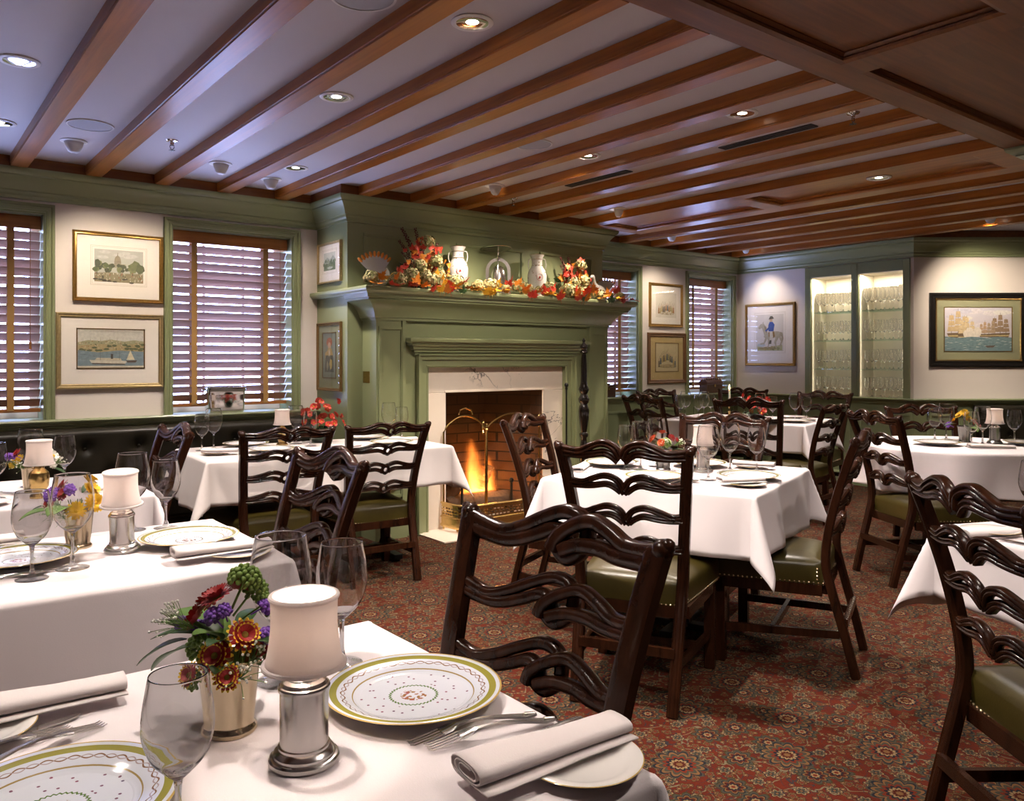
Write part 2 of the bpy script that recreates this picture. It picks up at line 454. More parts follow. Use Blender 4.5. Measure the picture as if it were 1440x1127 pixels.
def flame_mat():
    t = NT('log fire glow'); P = t.co(); t.n.remove(t.b)
    wob = t.nd('TexNoise'); t.lk(t.mp(P, (4,4,3)), wob.inputs['Vector']); wob.inputs['Scale'].default_value = 1.5; wob.inputs['Detail'].default_value = 2
    s = t.nd('SeparateXYZ'); t.lk(P, s.inputs[0]); x, y, z = s.outputs
    xw = t.ma('ADD', x, t.ma('MULTIPLY', t.ma('SUBTRACT', wob.outputs['Fac'], .5), .10))
    tot = None
    for cx, w, h, k in ((-.055,.042,.45,1.0),(.0,.032,.34,.8),(.055,.034,.22,1.1),(.125,.042,.30,.8),(-.15,.025,.14,.6)):
        hz = t.ma('MAXIMUM', t.ma('SUBTRACT', 1.0, t.ma('DIVIDE', z, h)), 0.0)
        ww = t.ma('MULTIPLY_ADD', hz, w*.75, w*.3)
        q = t.ma('POWER', t.ma('DIVIDE', t.ma('SUBTRACT', xw, cx), ww), 2.0); r = t.ma('POWER', t.ma('DIVIDE', y, .05), 2.0)
        g = t.ma('MULTIPLY', t.ma('MULTIPLY', t.ma('EXPONENT', t.ma('MULTIPLY', t.ma('ADD', q, r), -1.0)), t.ma('POWER', hz, .8)), k)
        tot = g if tot is None else t.ma('ADD', tot, g)
    e = t.nd('Emission'); t.lk(t.ramp(t.ma('MULTIPLY', tot, .6), [(0,(1,.20,.02)),(.5,(1,.40,.07)),(1,(1,.66,.25))]), e.inputs[0]); t.lk(t.ma('MULTIPLY', tot, 60.0), e.inputs[1])
    t.lk(e.outputs[0], t.out.inputs['Volume']); return t.m
M['flame'] = flame_mat()
# ------------------------------------------------------------------ room shell
YW, XB, YF, XR = 5.866, 2.662, 5.351, 7.966
XB2 = 5.240
ZC, ZB, ZS = 2.55, 2.485, .918           # plaster ceiling, underside of beams, sill height
RV = Vector((.7879, -.6158)); VV = Vector((.6158, .7879))
A0 = Vector((XR, 3.80)); A1 = A0 + RV*2.6
def cam(lat, dep): p = VV*dep + RV*lat; return (p.x, p.y)

b = MB(); b.box(-2.9, 10.4, -3.3, 6.25, -.08, -.0008)
o = struct(b.build('floor', M['carpet'])); o['label'] = 'red floral patterned carpet covering the whole dining room floor'
b = MB(); b.box(-2.9, 10.4, -3.3, 6.25, ZC, ZC+.1)
o = struct(b.build('ceiling', M['ceil'])); o['label'] = 'pale plaster ceiling seen between the wooden beams'

WIN = [(-.07, .817), (1.581, 2.465), (5.372, 6.254), (7.078, 7.858)]
ZT = 2.235
b = MB(); xs = -2.9
for x0, x1 in WIN:
    b.box(xs, x0, YW, 6.19, 0, ZC)
    b.box(x0, x1, YW, 6.19, 0, ZS-.03); b.box(x0, x1, YW, 6.19, ZT, ZC)
    xs = x1
b.box(xs, 8.3, YW, 6.19, 0, ZC)
o = struct(b.build('wall_window', M['cream'])); o['label'] = 'cream plaster wall with four tall windows'
# right wall with two open bays for the glass cabinet
BAY = [(3.90, 4.36), (4.438, 4.903)]; ZB0, ZB1 = .905, 2.19
b = MB(); ys = A0.y
for y0, y1 in BAY:
    b.box(XR, XR+.3, ys, y0, 0, ZC); b.box(XR, XR+.3, y0, y1, 0, ZB0); b.box(XR, XR+.3, y0, y1, ZB1, ZC); ys = y1
b.box(XR, XR+.3, ys, YW, 0, ZC)
o = struct(b.build('wall_right', M['cream'])); o['label'] = 'cream end wall with the lit glassware niche'
b = MB(); nrm = Vector((.6158, .7879))
b.prism([tuple(A0), tuple(A1), tuple(A1+nrm*.03), tuple(A0+nrm*.03)], 0, ZC)
o = struct(b.build('wall_angled', M['cream'])); o['label'] = 'angled cream wall carrying the large ship picture'
b = MB(); b.box(A1.x, A1.x+.2, -3.3, A1.y, 0, ZC); o = struct(b.build('wall_far_side', M['cream'])); o['label'] = 'plain cream side wall beyond the dining tables'
b = MB(); b.box(-2.9, 10.4, -3.3, -3.1, 0, ZC); o = struct(b.build('wall_back', M['cream'])); o['label'] = 'plain cream wall at the near end of the room'
b = MB(); b.box(-2.9, -2.7, -3.3, 6.19, 0, ZC); o = struct(b.build('wall_left', M['cream'])); o['label'] = 'plain cream wall at the banquette end'
# chimney breast, with the firebox left open
FX0, FX1, FZ = 3.411, 4.384, 1.045
b = MB()
b.box(XB, FX0, YF, YW, 0, ZC); b.box(FX1, XB2, YF, YW, 0, ZC); b.box(FX0, FX1, YF, YW, FZ, ZC)
o = struct(b.build('wall_chimney', M['green'])); o['label'] = 'sage green painted chimney breast'
# green pier at the right end of the panelled soffit
b = MB(); b.box(5.17, 5.75, 1.15, 1.66, 0, ZB); o = struct(b.build('wall_pier', M['greend'])); o['label'] = 'sage green square pier under the wooden soffit'

WALLP = [(-2.7, YW), (XB, YW), (XB, YF), (XB2, YF), (XB2, YW), (XR, YW), tuple(A0), tuple(A1)]
crown = [(0,2.305),(.014,2.305),(.014,2.325),(.02,2.330),(.024,2.338),(.024,2.352),(.034,2.358),(.04,2.372),(.052,2.40),(.07,2.425),(.085,2.438),(.085,2.446),(.096,2.452),(.104,2.462),(.108,2.474),(.108,2.4849),(0,2.4849)]
b = MB(); b.molding(WALLP, crown)
o = struct(b.build('trim_crown', M['greend'], angle=25)); o['label'] = 'sage green crown moulding along the walls'
b = MB(); b.molding([(5.17,1.15),(5.75,1.15),(5.75,1.66),(5.17,1.66)], [(o_*1.9,z) for o_,z in crown], closed=True)
o = struct(b.build('trim_pier_crown', M['greend'], angle=25)); o['label'] = 'green crown moulding around the pier'
b = MB(); b.molding(WALLP, [(0,ZB),(.100,ZB),(.100,ZC-.001),(0,ZC-.001)])
o = struct(b.build('trim_rim', M['oakx'])); o['label'] = 'brown wooden rim between crown moulding and ceiling'
# chair rail / window board and wainscot
rail = [(0,.858),(.030,.858),(.034,.872),(.046,.880),(.052,.892),(.066,.898),(.07,.908),(.064,.918),(0,.918)]
pan = [(0,0),(.03,0),(.03,.12),(.018,.13),(.012,.14),(.012,.84),(.02,.858),(0,.858)]
for i, path in enumerate(([(-2.7,YW),(XB,YW)], [(XB2,YW),(XR,YW),tuple(A0),tuple(A1)])):
    b = MB(); b.molding(path, rail); o = struct(b.build('trim_chair_rail', M['greend'], angle=25)); o['label'] = ['sage green chair rail under the left-hand windows','sage green chair rail right of the fireplace'][i]
    b = MB(); b.molding(path, pan); o = struct(b.build('trim_wainscot', M['green'], angle=25)); o['label'] = ['sage green wainscot behind the banquette','sage green panelled wainscot below the glassware niche'][i]
# raised panel frames on the right-hand wainscot
def frame_mold(b, mtx, w, h, t=.022, d=.012):
    """a picture-frame bead round a w x h rectangle in the local xz plane, proud towards -y"""
    for x0,x1,z0,z1 in ((0,w,0,t),(0,w,h-t,h),(0,t,t,h-t),(w-t,w,t,h-t)): b.box(x0,x1,-d,0,z0,z1,0,mtx)
b = MB()
for x in (5.40, 6.30, 7.15): frame_mold(b, T(x, YW-.012, .22), .72, .55)
for y in (5.78, 5.0, 4.35): frame_mold(b, T(XR-.012, y, .22) @ RZ(-PI/2), .55, .55)
q = A0+RV*.1
for k in range(3): 
    q = A0+RV*(.12+.85*k)-nrm*.012; frame_mold(b, T(q.x, q.y, .22) @ RZ(math.atan2(RV.y, RV.x)), .7, .55)
o = struct(b.build('trim_panel', M['greend'])); o['label'] = 'raised green panel mouldings on the wainscot'

# ---- beams
BX = [-1.07,-.64,-.22,.196,.613,1.028,1.444,1.861,2.282,2.70,3.13,3.55,3.97,4.39]
BX2 = [5.885,6.355,6.79,7.27,7.72]
bp = [(0,ZC-.001),(0,2.499),(.004,2.4955),(.004,2.4915),(.0,2.489),(.002,2.485),(.093,2.485),(.095,2.489),(.091,2.4915),(.091,2.4955),(.095,2.499),(.095,ZC-.001)]
def beam(x, y0, y1, label):
    b = MB(); vs = [(a, 0, z) for a, z in bp] + [(a, y1-y0, z) for a, z in bp]; n = len(bp)
    b.add(vs, [tuple(range(n)), tuple(range(n, 2*n))] + [(i,(i+1)%n,n+(i+1)%n,n+i) for i in range(n)])
    o = struct(b.build('ceiling_beam', M['oak'], angle=20)); o.location = (x, y0, 0)
    o['label'] = label; o['category'] = 'beam'; o['group'] = 'ceiling beams'
ORD = ['first','second','third','fourth','fifth','sixth','seventh','eighth','ninth','tenth','eleventh','twelfth','thirteenth','fourteenth']
for k, x in enumerate(BX):
    inb = XB-.1 < x+.05 < XB2+.1
    beam(x, 1.87, (YF if inb else YW)-.101, 'brown wooden ceiling beam, %s before the wide panelled beam' % ORD[len(BX)-1-k])
for k, x in enumerate(BX2):
    beam(x, 0.2, YW-.101, 'brown wooden ceiling beam, %s beyond the wide panelled beam' % ORD[k])
# wide panelled beam across the room
def panelled(name, x0, x1, y0, y1, rx, ry, cross, label, along):
    b = MB(); z0, z1, zp = ZB, ZC-.001, 2.520
    b.box(x0, x0+rx[0], y0, y1, z0, z1); b.box(x1-rx[1], x1, y0, y1, z0, z1)
    b.box(x0+rx[0], x1-rx[1], y0, y0+ry[0], z0, z1); b.box(x0+rx[0], x1-rx[1], y1-ry[1], y1, z0, z1)
    cells = []
    if along == 'y':
        e = y0+ry[0]
        for c0, c1 in cross: b.box(x0+rx[0], x1-rx[1], c0, c1, z0, z1); cells.append((x0+rx[0], x1-rx[1], e, c0)); e = c1
        cells.append((x0+rx[0], x1-rx[1], e, y1-ry[1]))
    else:
        e = x0+rx[0]
        for c0, c1 in cross: b.box(c0, c1, y0+ry[0], y1-ry[1], z0, z1); cells.append((e, c0, y0+ry[0], y1-ry[1])); e = c1
        cells.append((e, x1-rx[1], y0+ry[0], y1-ry[1]))
    for a0,a1,c0,c1 in cells:
        b.box(a0, a1, c0, c1, zp, z1)
        prof = [(0,2.4855),(.018,2.492),(.022,2.500),(.018,2.505),(.03,2.516),(.03,zp),(0,zp)]
        b.molding([(a0,c0),(a0,c1),(a1,c1),(a1,c0)], prof, closed=True)
    o = struct(b.build(name, M['oak'] if along == 'y' else M['oakx'], angle=25)); o['label'] = label
panelled('trim_panelled_beam', 4.885, 5.645, 1.87, YF-.101, (.12,.16), (.17,.1), [(3.63,3.78)], 'wide wooden beam with recessed panels and a downlight', 'y')
panelled('trim_panelled_soffit', -2.7, 5.16, .98, 1.865, (.2,.3), (.15,.13), [(-1.63,-1.47),(-.07,.09),(1.48,1.64),(3.035,3.195)], 'broad wooden soffit with recessed panels crossing the ceiling', 'x')

# ---- windows and blinds
def window(i, x0, x1, label):
    w = empty('window_%d' % i, ((x0+x1)/2, YW, ZS)); struct(w); w['label'] = label
    W = (x1-x0)/2; H = ZT-ZS; off = T(0,0,0)
    b = MB()
    prof = [(0,0),(0,-.016),(.012,-.020),(.016,-.012),(.030,-.012),(.036,-.022),(.048,-.024),(.05,-.028),(.052,0)]
    # casing: two uprights and a head, mitred
    cw = .052
    def pr(o_, d): return d
    path = [(-W,0),(-W,H),(W,H),(W,0)]
    rows = []
    for (x,z),(dx,dz) in zip(path, [(-1,0),(-1,1),(1,1),(1,0)]):
        rows.append([(x+dx*a, d, z+dz*a) for a, d in prof])
    k = len(prof); vs = [p for r in rows for p in r]; fs = []
    for r in range(3):
        for q in range(k-1): fs.append((r*k+q, r*k+q+1, (r+1)*k+q+1, (r+1)*k+q))
    b.add(vs, fs); b.build('casing', M['greend'], w, angle=25)
    b = MB()   # reveal lining
    b.box(-W, -W+.012, 0, .31, 0, H); b.box(W-.012, W, 0, .31, 0, H); b.box(-W+.012, W-.012, 0, .31, H-.012, H); b.box(-W+.001, W-.001, -.02, .31, -.028, 0)
    b.build('reveal', M['greend'], w)
    b = MB()
    for xx0,xx1,z0,z1 in ((-W+.012,-W+.06,0,H-.012),(W-.06,W-.012,0,H-.012),(-W+.06,W-.06,0,.06),(-W+.06,W-.06,H-.07,H-.012),(-W+.06,W-.06,H*.5-.025,H*.5+.025)): b.box(xx0,xx1,.235,.275,z0,z1)
    for fx in (-.333,.333): b.box(W*fx-.01, W*fx+.01, .243,.267,.06,H-.07)
    for fz in (.25,.75): b.box(-W+.06, W-.06, .244,.266,H*fz-.01,H*fz+.01)
    b.build('sash', M['white'], w)
    b = MB(); b.box(-W+.05, W-.05, .252, .257, .05, H-.05); b.build('pane', M['pane'], w)
WL = ['tall window at the far left, beside the domed building picture','tall window between the stacked pictures and the fireplace','tall window just right of the fireplace','tall window in the far corner beside the horse picture']
for i, (x0, x1) in enumerate(WIN): window(i+1, x0, x1, WL[i])
def blind(x0, x1, label, sag=()):
    w = x1-x0-.03; r = empty('venetian_blind', ((x0+x1)/2, YW+.115, ZT-.016))
    tag(r, label, 'blind', 'wooden venetian blinds')
    H = ZT-ZS-.02
    b = MB(); b.box(-w/2,w/2,-.045,.03,-.085,0); b.build('headrail', M['headrail'], r, bevel=.003)
    b = MB(); n = int((H-.13)/.0595); sw = .0325
    for k in range(n):
        z = -.125-k*.0595; a = rad(47)
        wob = rnd.uniform(-.5,.5)*.004 + (.006 if (k in sag) else 0)
        m = T(0,0,z+wob) @ RX(-a)
        for s0 in (0,):
            b.box(-w/2, w/2, -sw, sw, -.0014, .0014, 0, m)
    b.build('slats', M['slat'], r)
    b = MB(); zb = -.125-n*.0595+.012; b.box(-w/2,w/2,-.026,.026,zb-.012,zb+.012); b.build('bottom_rail', M['headrail'], r, bevel=.002)
    for s_ in (-1,1):
        b = MB(); x = s_*(w/2-.165); b.box(x-.019,x+.019,-.034,-.032,zb,-.08); b.box(x-.019,x+.019,.032,.034,zb,-.08); b.build('ladder_tape', M['tape'], r)
    b = MB(); b.tube([(w/2-.06,-.05,-.05),(w/2-.06,-.052,-.45),(w/2-.06,-.05,-.80)], .0018, 5)
    b.lathe([(0,-.86),(.008,-.855),(.006,-.83),(.009,-.81),(.003,-.80),(0,-.80)], 10, 0, T(w/2-.06,-.05,0)); b.build('pull_cord', M['headrail'], r)
BLB = ['wooden venetian blind at the far left window','wooden venetian blind in the window above the silver cooler','wooden venetian blind just right of the mantelpiece','wooden venetian blind in the far corner window']
for (x0,x1), l in zip(WIN, BLB): blind(x0, x1, l, (4,5,11))
# ------------------------------------------------------------------ fireplace
fp = tag(empty('fireplace', (3.93, YF, 0)), 'sage green panelled mantelpiece with cream marble surround and open brick hearth', 'fireplace')
def fpart(name, b, mat, parent=None, **kw):
    o = b.build(name, mat, None, **kw)
    o.parent = parent or fp; o.location = Vector((-3.93, -YF, 0)) if parent is None else (0,0,0)
    return o
YP, YM = 5.14, 5.19
# shelf with moulded edge, wrapping the left side of the breast
b = MB(); SX0, SX1, SY = 2.600, 5.286, 4.948
eprof = [(-.06,1.765),(-.02,1.765),(-.014,1.775),(-.004,1.782),(0,1.79),(0,1.806),(-.006,1.812),(-.06,1.812)]
b.molding([(SX0,YW-.002),(SX0,SY),(SX1,SY),(SX1,YF-.001)], [(o_, z) for o_, z in eprof])
b.box(SX0+.055, SX1-.055, SY+.055, YF-.001, 1.768, 1.811)
fpart('mantel_shelf', b, M['greend'], angle=25)
b = MB(); PX0, PX1 = 2.783, 5.10
bed = [(0,1.585),(.010,1.585),(.012,1.602),(.022,1.606),(.026,1.622),(.04,1.65),(.065,1.685),(.10,1.712),(.128,1.722),(.128,1.734),(.142,1.738),(.15,1.765),(0,1.765)]
b.molding([(PX0,YF),(PX0,YP),(PX1,YP),(PX1,YF)], bed); b.box(PX0, PX1, YP, YF, 1.585, 1.765)
fpart('bed_moulding', b, M['greend'], angle=22)
for x0, x1 in ((PX0,3.02),(4.865,PX1)):
    b = MB(); b.box(x0,x1,YP,YF-.001,0,1.585); w = x1-x0
    frame_mold(b, T(x0+.018, YP, .30), w-.036, 1.24, .02, .012); b.box(x0-.012,x1+.012,YP-.014,YF-.001,0,.2)
    b.box(x1-.03 if x0 < 3.5 else x0, x1 if x0 < 3.5 else x0+.03, YP-.018, YP, .2, 1.585)
    fpart('pilaster', b, M['green'])
b = MB(); MX0, MX1, MZ = 3.225, 4.606, 1.24
b.box(3.02, MX0-.0, YP+.022, YF-.001, 0, 1.585); b.box(MX1, 4.865, YP+.022, YF-.001, 0, 1.585); b.box(MX0, MX1, YP+.022, YF-.001, MZ, 1.585)
fpart('frieze', b, M['green'])
b = MB()   # architrave around the marble
ap = [(0,0),(0,-.020),(.012,-.026),(.02,-.02),(.055,-.02),(.06,-.034),(.085,-.036),(.09,-.05),(.1,-.05),(.1,0)]
rows = []
for (x,z),(dx,dz) in zip([(MX0,0),(MX0,MZ),(MX1,MZ),(MX1,0)], [(-1,0),(-1,1),(1,1),(1,0)]):
    rows.append([(x+dx*a, YP+.023+d, z+dz*a) for a, d in ap])
k = len(ap); fs = []
for r_ in range(3):
    for q in range(k-1): fs.append((r_*k+q, r_*k+q+1, (r_+1)*k+q+1, (r_+1)*k+q))
b.add([p for r_ in rows for p in r_], fs); fpart('architrave', b, M['greend'], angle=22)
b = MB()
cp = [(0,1.335),(.02,1.335),(.02,1.350),(.035,1.356),(.035,1.372),(.05,1.378),(.055,1.396),(.075,1.405),(.08,1.425),(.105,1.432),(.11,1.452),(.105,1.458),(0,1.466)]
b.molding([(3.125,YP+.022),(3.125,YP+.02),(4.706,YP+.02),(4.706,YP+.022)], cp); b.box(3.125,4.706,YP+.02,YP+.03,1.335,1.46)
fpart('cornice', b, M['greend'], angle=22)
b = MB(); b.box(MX0, FX0, YM, YF+.02, 0, 1.045); b.box(FX1, MX1, YM, YF+.02, 0, 1.045); b.box(MX0, MX1, YM, YF+.02, 1.046, MZ)
b.box(FX0-.012, FX1+.012, YM-.006, YM, 1.046, 1.062)
fpart('marble_surround', b, M['marble'], bevel=.003)
b = MB(); b.box(3.13, 4.70, 4.78, YF, 0, .008); b.box(FX0, FX1, YF, 5.80, 0, .008); fpart('hearth', b, M['marble'])
b = MB()   # splayed brick firebox
x0, x1, xa, xb, yb, zt = FX0+.001, FX1-.001, 3.60, 4.19, 5.76, 1.044
b.add([(x0,YF,0),(xa,yb,0),(xb,yb,0),(x1,YF,0),(x0,YF,zt),(xa,yb,zt),(xb,yb,zt),(x1,YF,zt)], [(0,1,5,4),(1,2,6,5),(2,3,7,6),(4,5,6,7),(0,3,2,1)])
b.add([(x0,YM+.01,0),(x0,YF,0),(x0,YF,zt),(x0,YM+.01,zt),(x1,YM+.01,0),(x1,YF,0),(x1,YF,zt),(x1,YM+.01,zt)], [(0,1,2,3),(4,5,6,7),(3,2,6,7)])
fpart('firebox', b, M['brick'], fixn=False, angle=20)
b = MB(); b.box(PX0-.004, PX0, 5.235, 5.335, 1.13, 1.215); fpart('brass_plaque', b, M['brass'], bevel=.002)
b = MB()   # overmantel panels
for x0, x1 in ((2.79,3.42),(3.61,4.30),(4.48,5.11)): frame_mold(b, T(x0, YF, 1.86), x1-x0, .375, .026, .014)
fpart('overmantel_panel', b, M['greend'], bevel=.004)

# logs, andirons, flames
def log(n, p0, p1, r):
    P0, P1 = Vector(p0), Vector(p1); b = MB(); rr = random.Random(n); pts = 12; path = []; sc = []
    for i in range(9):
        q = P0.lerp(P1, i/8); path.append((q.x+rr.uniform(-.006,.006), q.y+rr.uniform(-.006,.006), q.z+rr.uniform(-.006,.006))); sc.append(1+rr.uniform(-.09,.09))
    b.sweep(path, [(r*(1+rr.uniform(-.12,.12))*math.cos(2*PI*k/pts), r*(1+rr.uniform(-.12,.12))*math.sin(2*PI*k/pts)) for k in range(pts)], None, 0, False, False, sc)
    L = b.build('log', M['bark'])
    for P, d, nm in ((P0, P1-P0, 0),(P1, P0-P1, 1)):
        c = MB(); z = d.normalized().to_track_quat('Z','Y').to_matrix().to_4x4(); c.lathe([(0,.003),(r*.93,.003),(r*.97,.012),(r*.9,.02)], 14, 0, Matrix.Translation(P) @ z)
        c.build('cut_end', M['logend'], L)
    return L
LG = [((3.56,5.42,.13),(4.22,5.42,.125),.062,'thick charred log lying across the front of the grate'),
      ((3.60,5.58,.14),(4.15,5.57,.14),.065,'charred log at the back of the fire'),
      ((3.62,5.40,.25),(3.78,5.62,.30),.058,'short log propped on the left of the flames'),
      ((3.60,5.34,.40),(3.76,5.56,.36),.055,'topmost short log on the left of the fire'),
      ((3.95,5.52,.22),(4.02,5.48,.40),.058,'split log standing upright behind the fire screen pole')]
for i, (a, c, r_, l) in enumerate(LG): tag(log(i, a, c, r_), l, 'log', 'logs in the fireplace')
g = tag(empty('fire_grate', (3.9,5.45,.001)), 'black iron grate with upright bars holding the logs', 'grate')
b = MB()
for x in (-.27,-.09,.09,.27): b.box(x-.008,x+.008,-.12,.2,.045,.06)
for y in (-.1,.18): b.box(-.32,.32,y-.008,y+.008,.03,.045)
for x in (-.28,.28):
    for y in (-.1,.18): b.box(x-.01,x+.01,y-.01,y+.01,.008,.05)
b.build('grate_bars', M['iron'], g)
for x in (-.25,.25):
    b = MB(); b.tube([(x,-.13,.01),(x,-.13,.27)], .011, 8); b.ball((x,-.13,.29), .022, 10, 6); b.build('andiron_post', M['iron'], g)
fl = tag(empty('log_flames', (3.9,5.47,.2)), 'orange log fire flames rising above the logs', 'fire')
b = MB(); b.box(-.29,.26,-.13,.13,.0,.46); b.build('flame', M['flame'], fl)

# pierced brass fender
b = MB()
plan = []
x0, x1, yf, yb_ = 3.36, 4.48, 4.87, 5.17; rr_ = .15
plan.append((x0, yb_))
for i in range(9):
    a = PI + (PI/2)*i/8; plan.append((x0+rr_+rr_*math.cos(a), yf+rr_+rr_*math.sin(a)))
N_ = 44
for i in range(1, N_): plan.append((x0+rr_+(x1-x0-2*rr_)*i/N_, yf))
for i in range(9):
    a = -PI/2 + (PI/2)*i/8; plan.append((x1-rr_+rr_*math.cos(a), yf+rr_+rr_*math.sin(a)))
plan.append((x1, yb_))
fd = tag(empty('fender', (0,0,0)), 'curved brass fender with pierced band and ball feet on the hearth', 'fender')
b.molding(plan, [(0,.035),(.012,.036),(.016,.05),(.004,.06),(.004,.10),(.012,.104),(.012,.112),(.003,.118),(0,.118)]); b.molding(plan, [(0,.205),(.010,.206),(.012,.214),(.004,.222),(0,.222)])
b.build('fender_rail', M['brass'], fd, angle=30)
b = MB(); d1 = []   # pierced lattice: dense strip of alternating holes
cum = [0]
for i in range(1, len(plan)): cum.append(cum[-1]+(Vector(plan[i])-Vector(plan[i-1])).length)
def at(s_):
    s_ = max(0, min(cum[-1]-1e-4, s_))
    for i in range(1, len(cum)):
        if cum[i] >= s_:
            f = (s_-cum[i-1])/(cum[i]-cum[i-1]+1e-9); return Vector(plan[i-1]).lerp(Vector(plan[i]), f)
step = .0115; ns = int(cum[-1]/step); nz = 8
for i in range(ns):
    p0, p1 = at(i*step), at((i+1)*step)
    for j in range(nz):
        z0 = .118+.087*j/nz; z1 = .118+.087*(j+1)/nz
        if j in (1,3,5) and (i + (j//2)) % 3 != 0 : continue
        b.add([(p0.x,p0.y,z0),(p1.x,p1.y,z0),(p1.x,p1.y,z1),(p0.x,p0.y,z1)], [(0,1,2,3)])
b.build('pierced_band', M['brass'], fd)
for p in ((3.40,5.0),(3.47,4.89),(4.37,4.89),(4.44,5.0)):
    b = MB(); b.lathe([(0,.0),(.014,.0),(.02,.012),(.014,.024),(.01,.032),(.016,.036),(0,.036)], 14, 0, T(p[0],p[1],.009)); b.build('foot', M['brass'], fd)

# brass fire screen: arched wire panels hinged on a centre pole
fs_ = tag(empty('fire_screen', (3.70, 5.13, .009)), 'folding brass fire screen with arched panels and a top handle', 'screen')
def arch(xa, ya, xb_, yb2, zs, rise, n=18):
    return [(xa+(xb_-xa)*i/n, ya+(yb2-ya)*i/n, zs+rise*math.sin(PI*i/n)**.7) for i in range(n+1)]
def panel(xa, ya, xb_, yb2):
    b = MB(); ar = arch(xa, ya, xb_, yb2, .735, .12)
    b.tube([(xa,ya,0)]+ar+[(xb_,yb2,0)], .0075, 8)
    b.tube([(xa,ya,.05),(xb_,yb2,.05)], .006, 8)
    p = b.build('panel_frame', M['brass'], fs_)
    c = MB(); n = 26
    for i in range(1, n):
        f = i/n; zt_ = .735+.12*math.sin(PI*f)**.7
        c.tube([(xa+(xb_-xa)*f, ya+(yb2-ya)*f, .05),(xa+(xb_-xa)*f, ya+(yb2-ya)*f, zt_)], .0003, 3)
    c.build('wire_mesh', M['brass'], p)
panel(-.33,.03,.045,0); panel(.045,0,.62,.03)
b = MB(); b.tube([(.045,-.012,0),(.045,-.012,.735)], .010, 10); b.lathe([(.010,.735),(.016,.742),(.008,.752),(.012,.765),(.006,.785),(0,.79)], 12, 0, T(.045,-.012,0)); b.build('pole', M['brass'], fs_)
b = MB(); b.tube([(-.20,.015,.865),(-.19,.015,.90),(-.14,.012,.915),(-.09,.01,.90),(-.08,.008,.862)], .007, 8); b.build('handle', M['brass'], fs_)
for x in (.02,.62):
    b = MB(); b.lathe([(.006,.70),(.016,.72),(.008,.735),(.018,.755),(.01,.78),(.014,.795),(0,.82)], 12, 0, T(x,.0 if x<.3 else .03,.03 if x>.3 else 0)); b.build('finial', M['brass'], fs_)

# tall turned post, poker
b = MB()
pr = [(0,0),(.075,0),(.075,.03),(.05,.05),(.045,.08),(.03,.10),(.036,.16),(.04,.20),(.03,.26),(.026,.30),(.04,.32),(.026,.34),(.034,.40),(.042,.50),(.036,.56),(.026,.60),(.024,.63),(.036,.645),(.038,.665),(.024,.68),(.030,.72),(.042,.80),(.046,.86),(.038,.90),(.028,.915),(.044,.935),(.048,.96),(.034,.985),(.026,1.0),(.036,1.015),(.046,1.04),(.034,1.07),(.028,1.10),(.026,1.2),(.022,1.3),(.020,1.34),(.034,1.35),(.03,1.365),(.02,1.375),(.032,1.39),(.032,1.41),(.014,1.425),(.010,1.44),(.014,1.45),(.006,1.468),(0,1.475)]
b.lathe(pr, 24); o = b.build('turned_post', M['ebony'], angle=50); o.location = (4.665, 4.985, .009)
tag(o, 'tall black turned wooden post with urn finial right of the fire', 'post')
pk = tag(empty('poker', (4.575, 5.105, .009)), 'black iron poker with round knob leaning beside the marble', 'poker')
b = MB(); b.tube([(0,0,0),(0,.0,1.06)], .007, 8); b.build('shaft', M['iron'], pk)
b = MB(); b.ball((0,0,1.075), .019, 12, 8); b.lathe([(.007,1.03),(.012,1.045),(.008,1.06)], 10); b.build('knob', M['iron'], pk)

# ------------------------------------------------------------------ glassware niche in the right wall
cb = tag(empty('glass_cabinet', (XR, 4.40, 0)), 'built-in green framed cabinet with two lit bays of glass shelves', 'cabinet')
b = MB()
for y0, y1 in ((3.83,3.90),(4.36,4.438),(4.903,4.972)): b.box(-.016,-.0006,y0-4.40,y1-4.40,.918,2.30)
for y0,y1 in BAY: b.box(-.016,-.0006,y0-4.40,y1-4.40,2.19,2.30)
b.box(-.022,-.016,4.36-4.4+.014,4.438-4.4-.014,.93,2.29)
b.build('face_frame', M['greend'], cb, bevel=.002)
lin = plain('cabinet lining', (.84,.77,.63), .7)
for y0, y1 in BAY:
    b = MB(); a0, a1 = y0-4.40+.0005, y1-4.40-.0005
    for q in ((.0,.29,a0,a0+.006,ZB0,ZB1),(.0,.29,a1-.006,a1,ZB0,ZB1),(.284,.29,a0+.006,a1-.006,ZB0,ZB1),(.0,.284,a0+.006,a1-.006,ZB0,ZB0+.006),(.0,.284,a0+.006,a1-.006,ZB1-.006,ZB1)): b.box(*q)
    b.build('bay_lining', lin, cb)
    for z in (1.81,1.505,1.20):
        b = MB(); b.box(.015,.28,a0+.008,a1-.008,z-.009,z); b.build('glass_shelf', M['shelfglass'], cb)
# ------------------------------------------------------------------ chairs
def smooth(pts, n=6):
    """Catmull-Rom through the points"""
    P = [Vector(p) for p in pts]; out = []
    for i in range(len(P)-1):
        p0 = P[max(i-1,0)]; p1 = P[i]; p2 = P[i+1]; p3 = P[min(i+2,len(P)-1)]
        for k in range(n):
            t_ = k/n
            out.append(.5*((2*p1)+(-p0+p2)*t_+(2*p0-5*p1+4*p2-p3)*t_*t_+(-p0+3*p1-3*p2+p3)*t_**3))
    out.append(P[-1]); return out
POST = [(.185,-.115,0),(.190,-.075,.16),(.196,-.02,.36),(.200,.0,.46),(.206,-.010,.58),(.217,-.040,.72),(.230,-.082,.86),(.243,-.118,.965)]
def post_at(z):
    for a, b_ in zip(POST, POST[1:]):
        if z <= b_[2]:
            f = (z-a[2])/(b_[2]-a[2]); return tuple(a[i]+(b_[i]-a[i])*f for i in range(2))
    return POST[-1][:2]
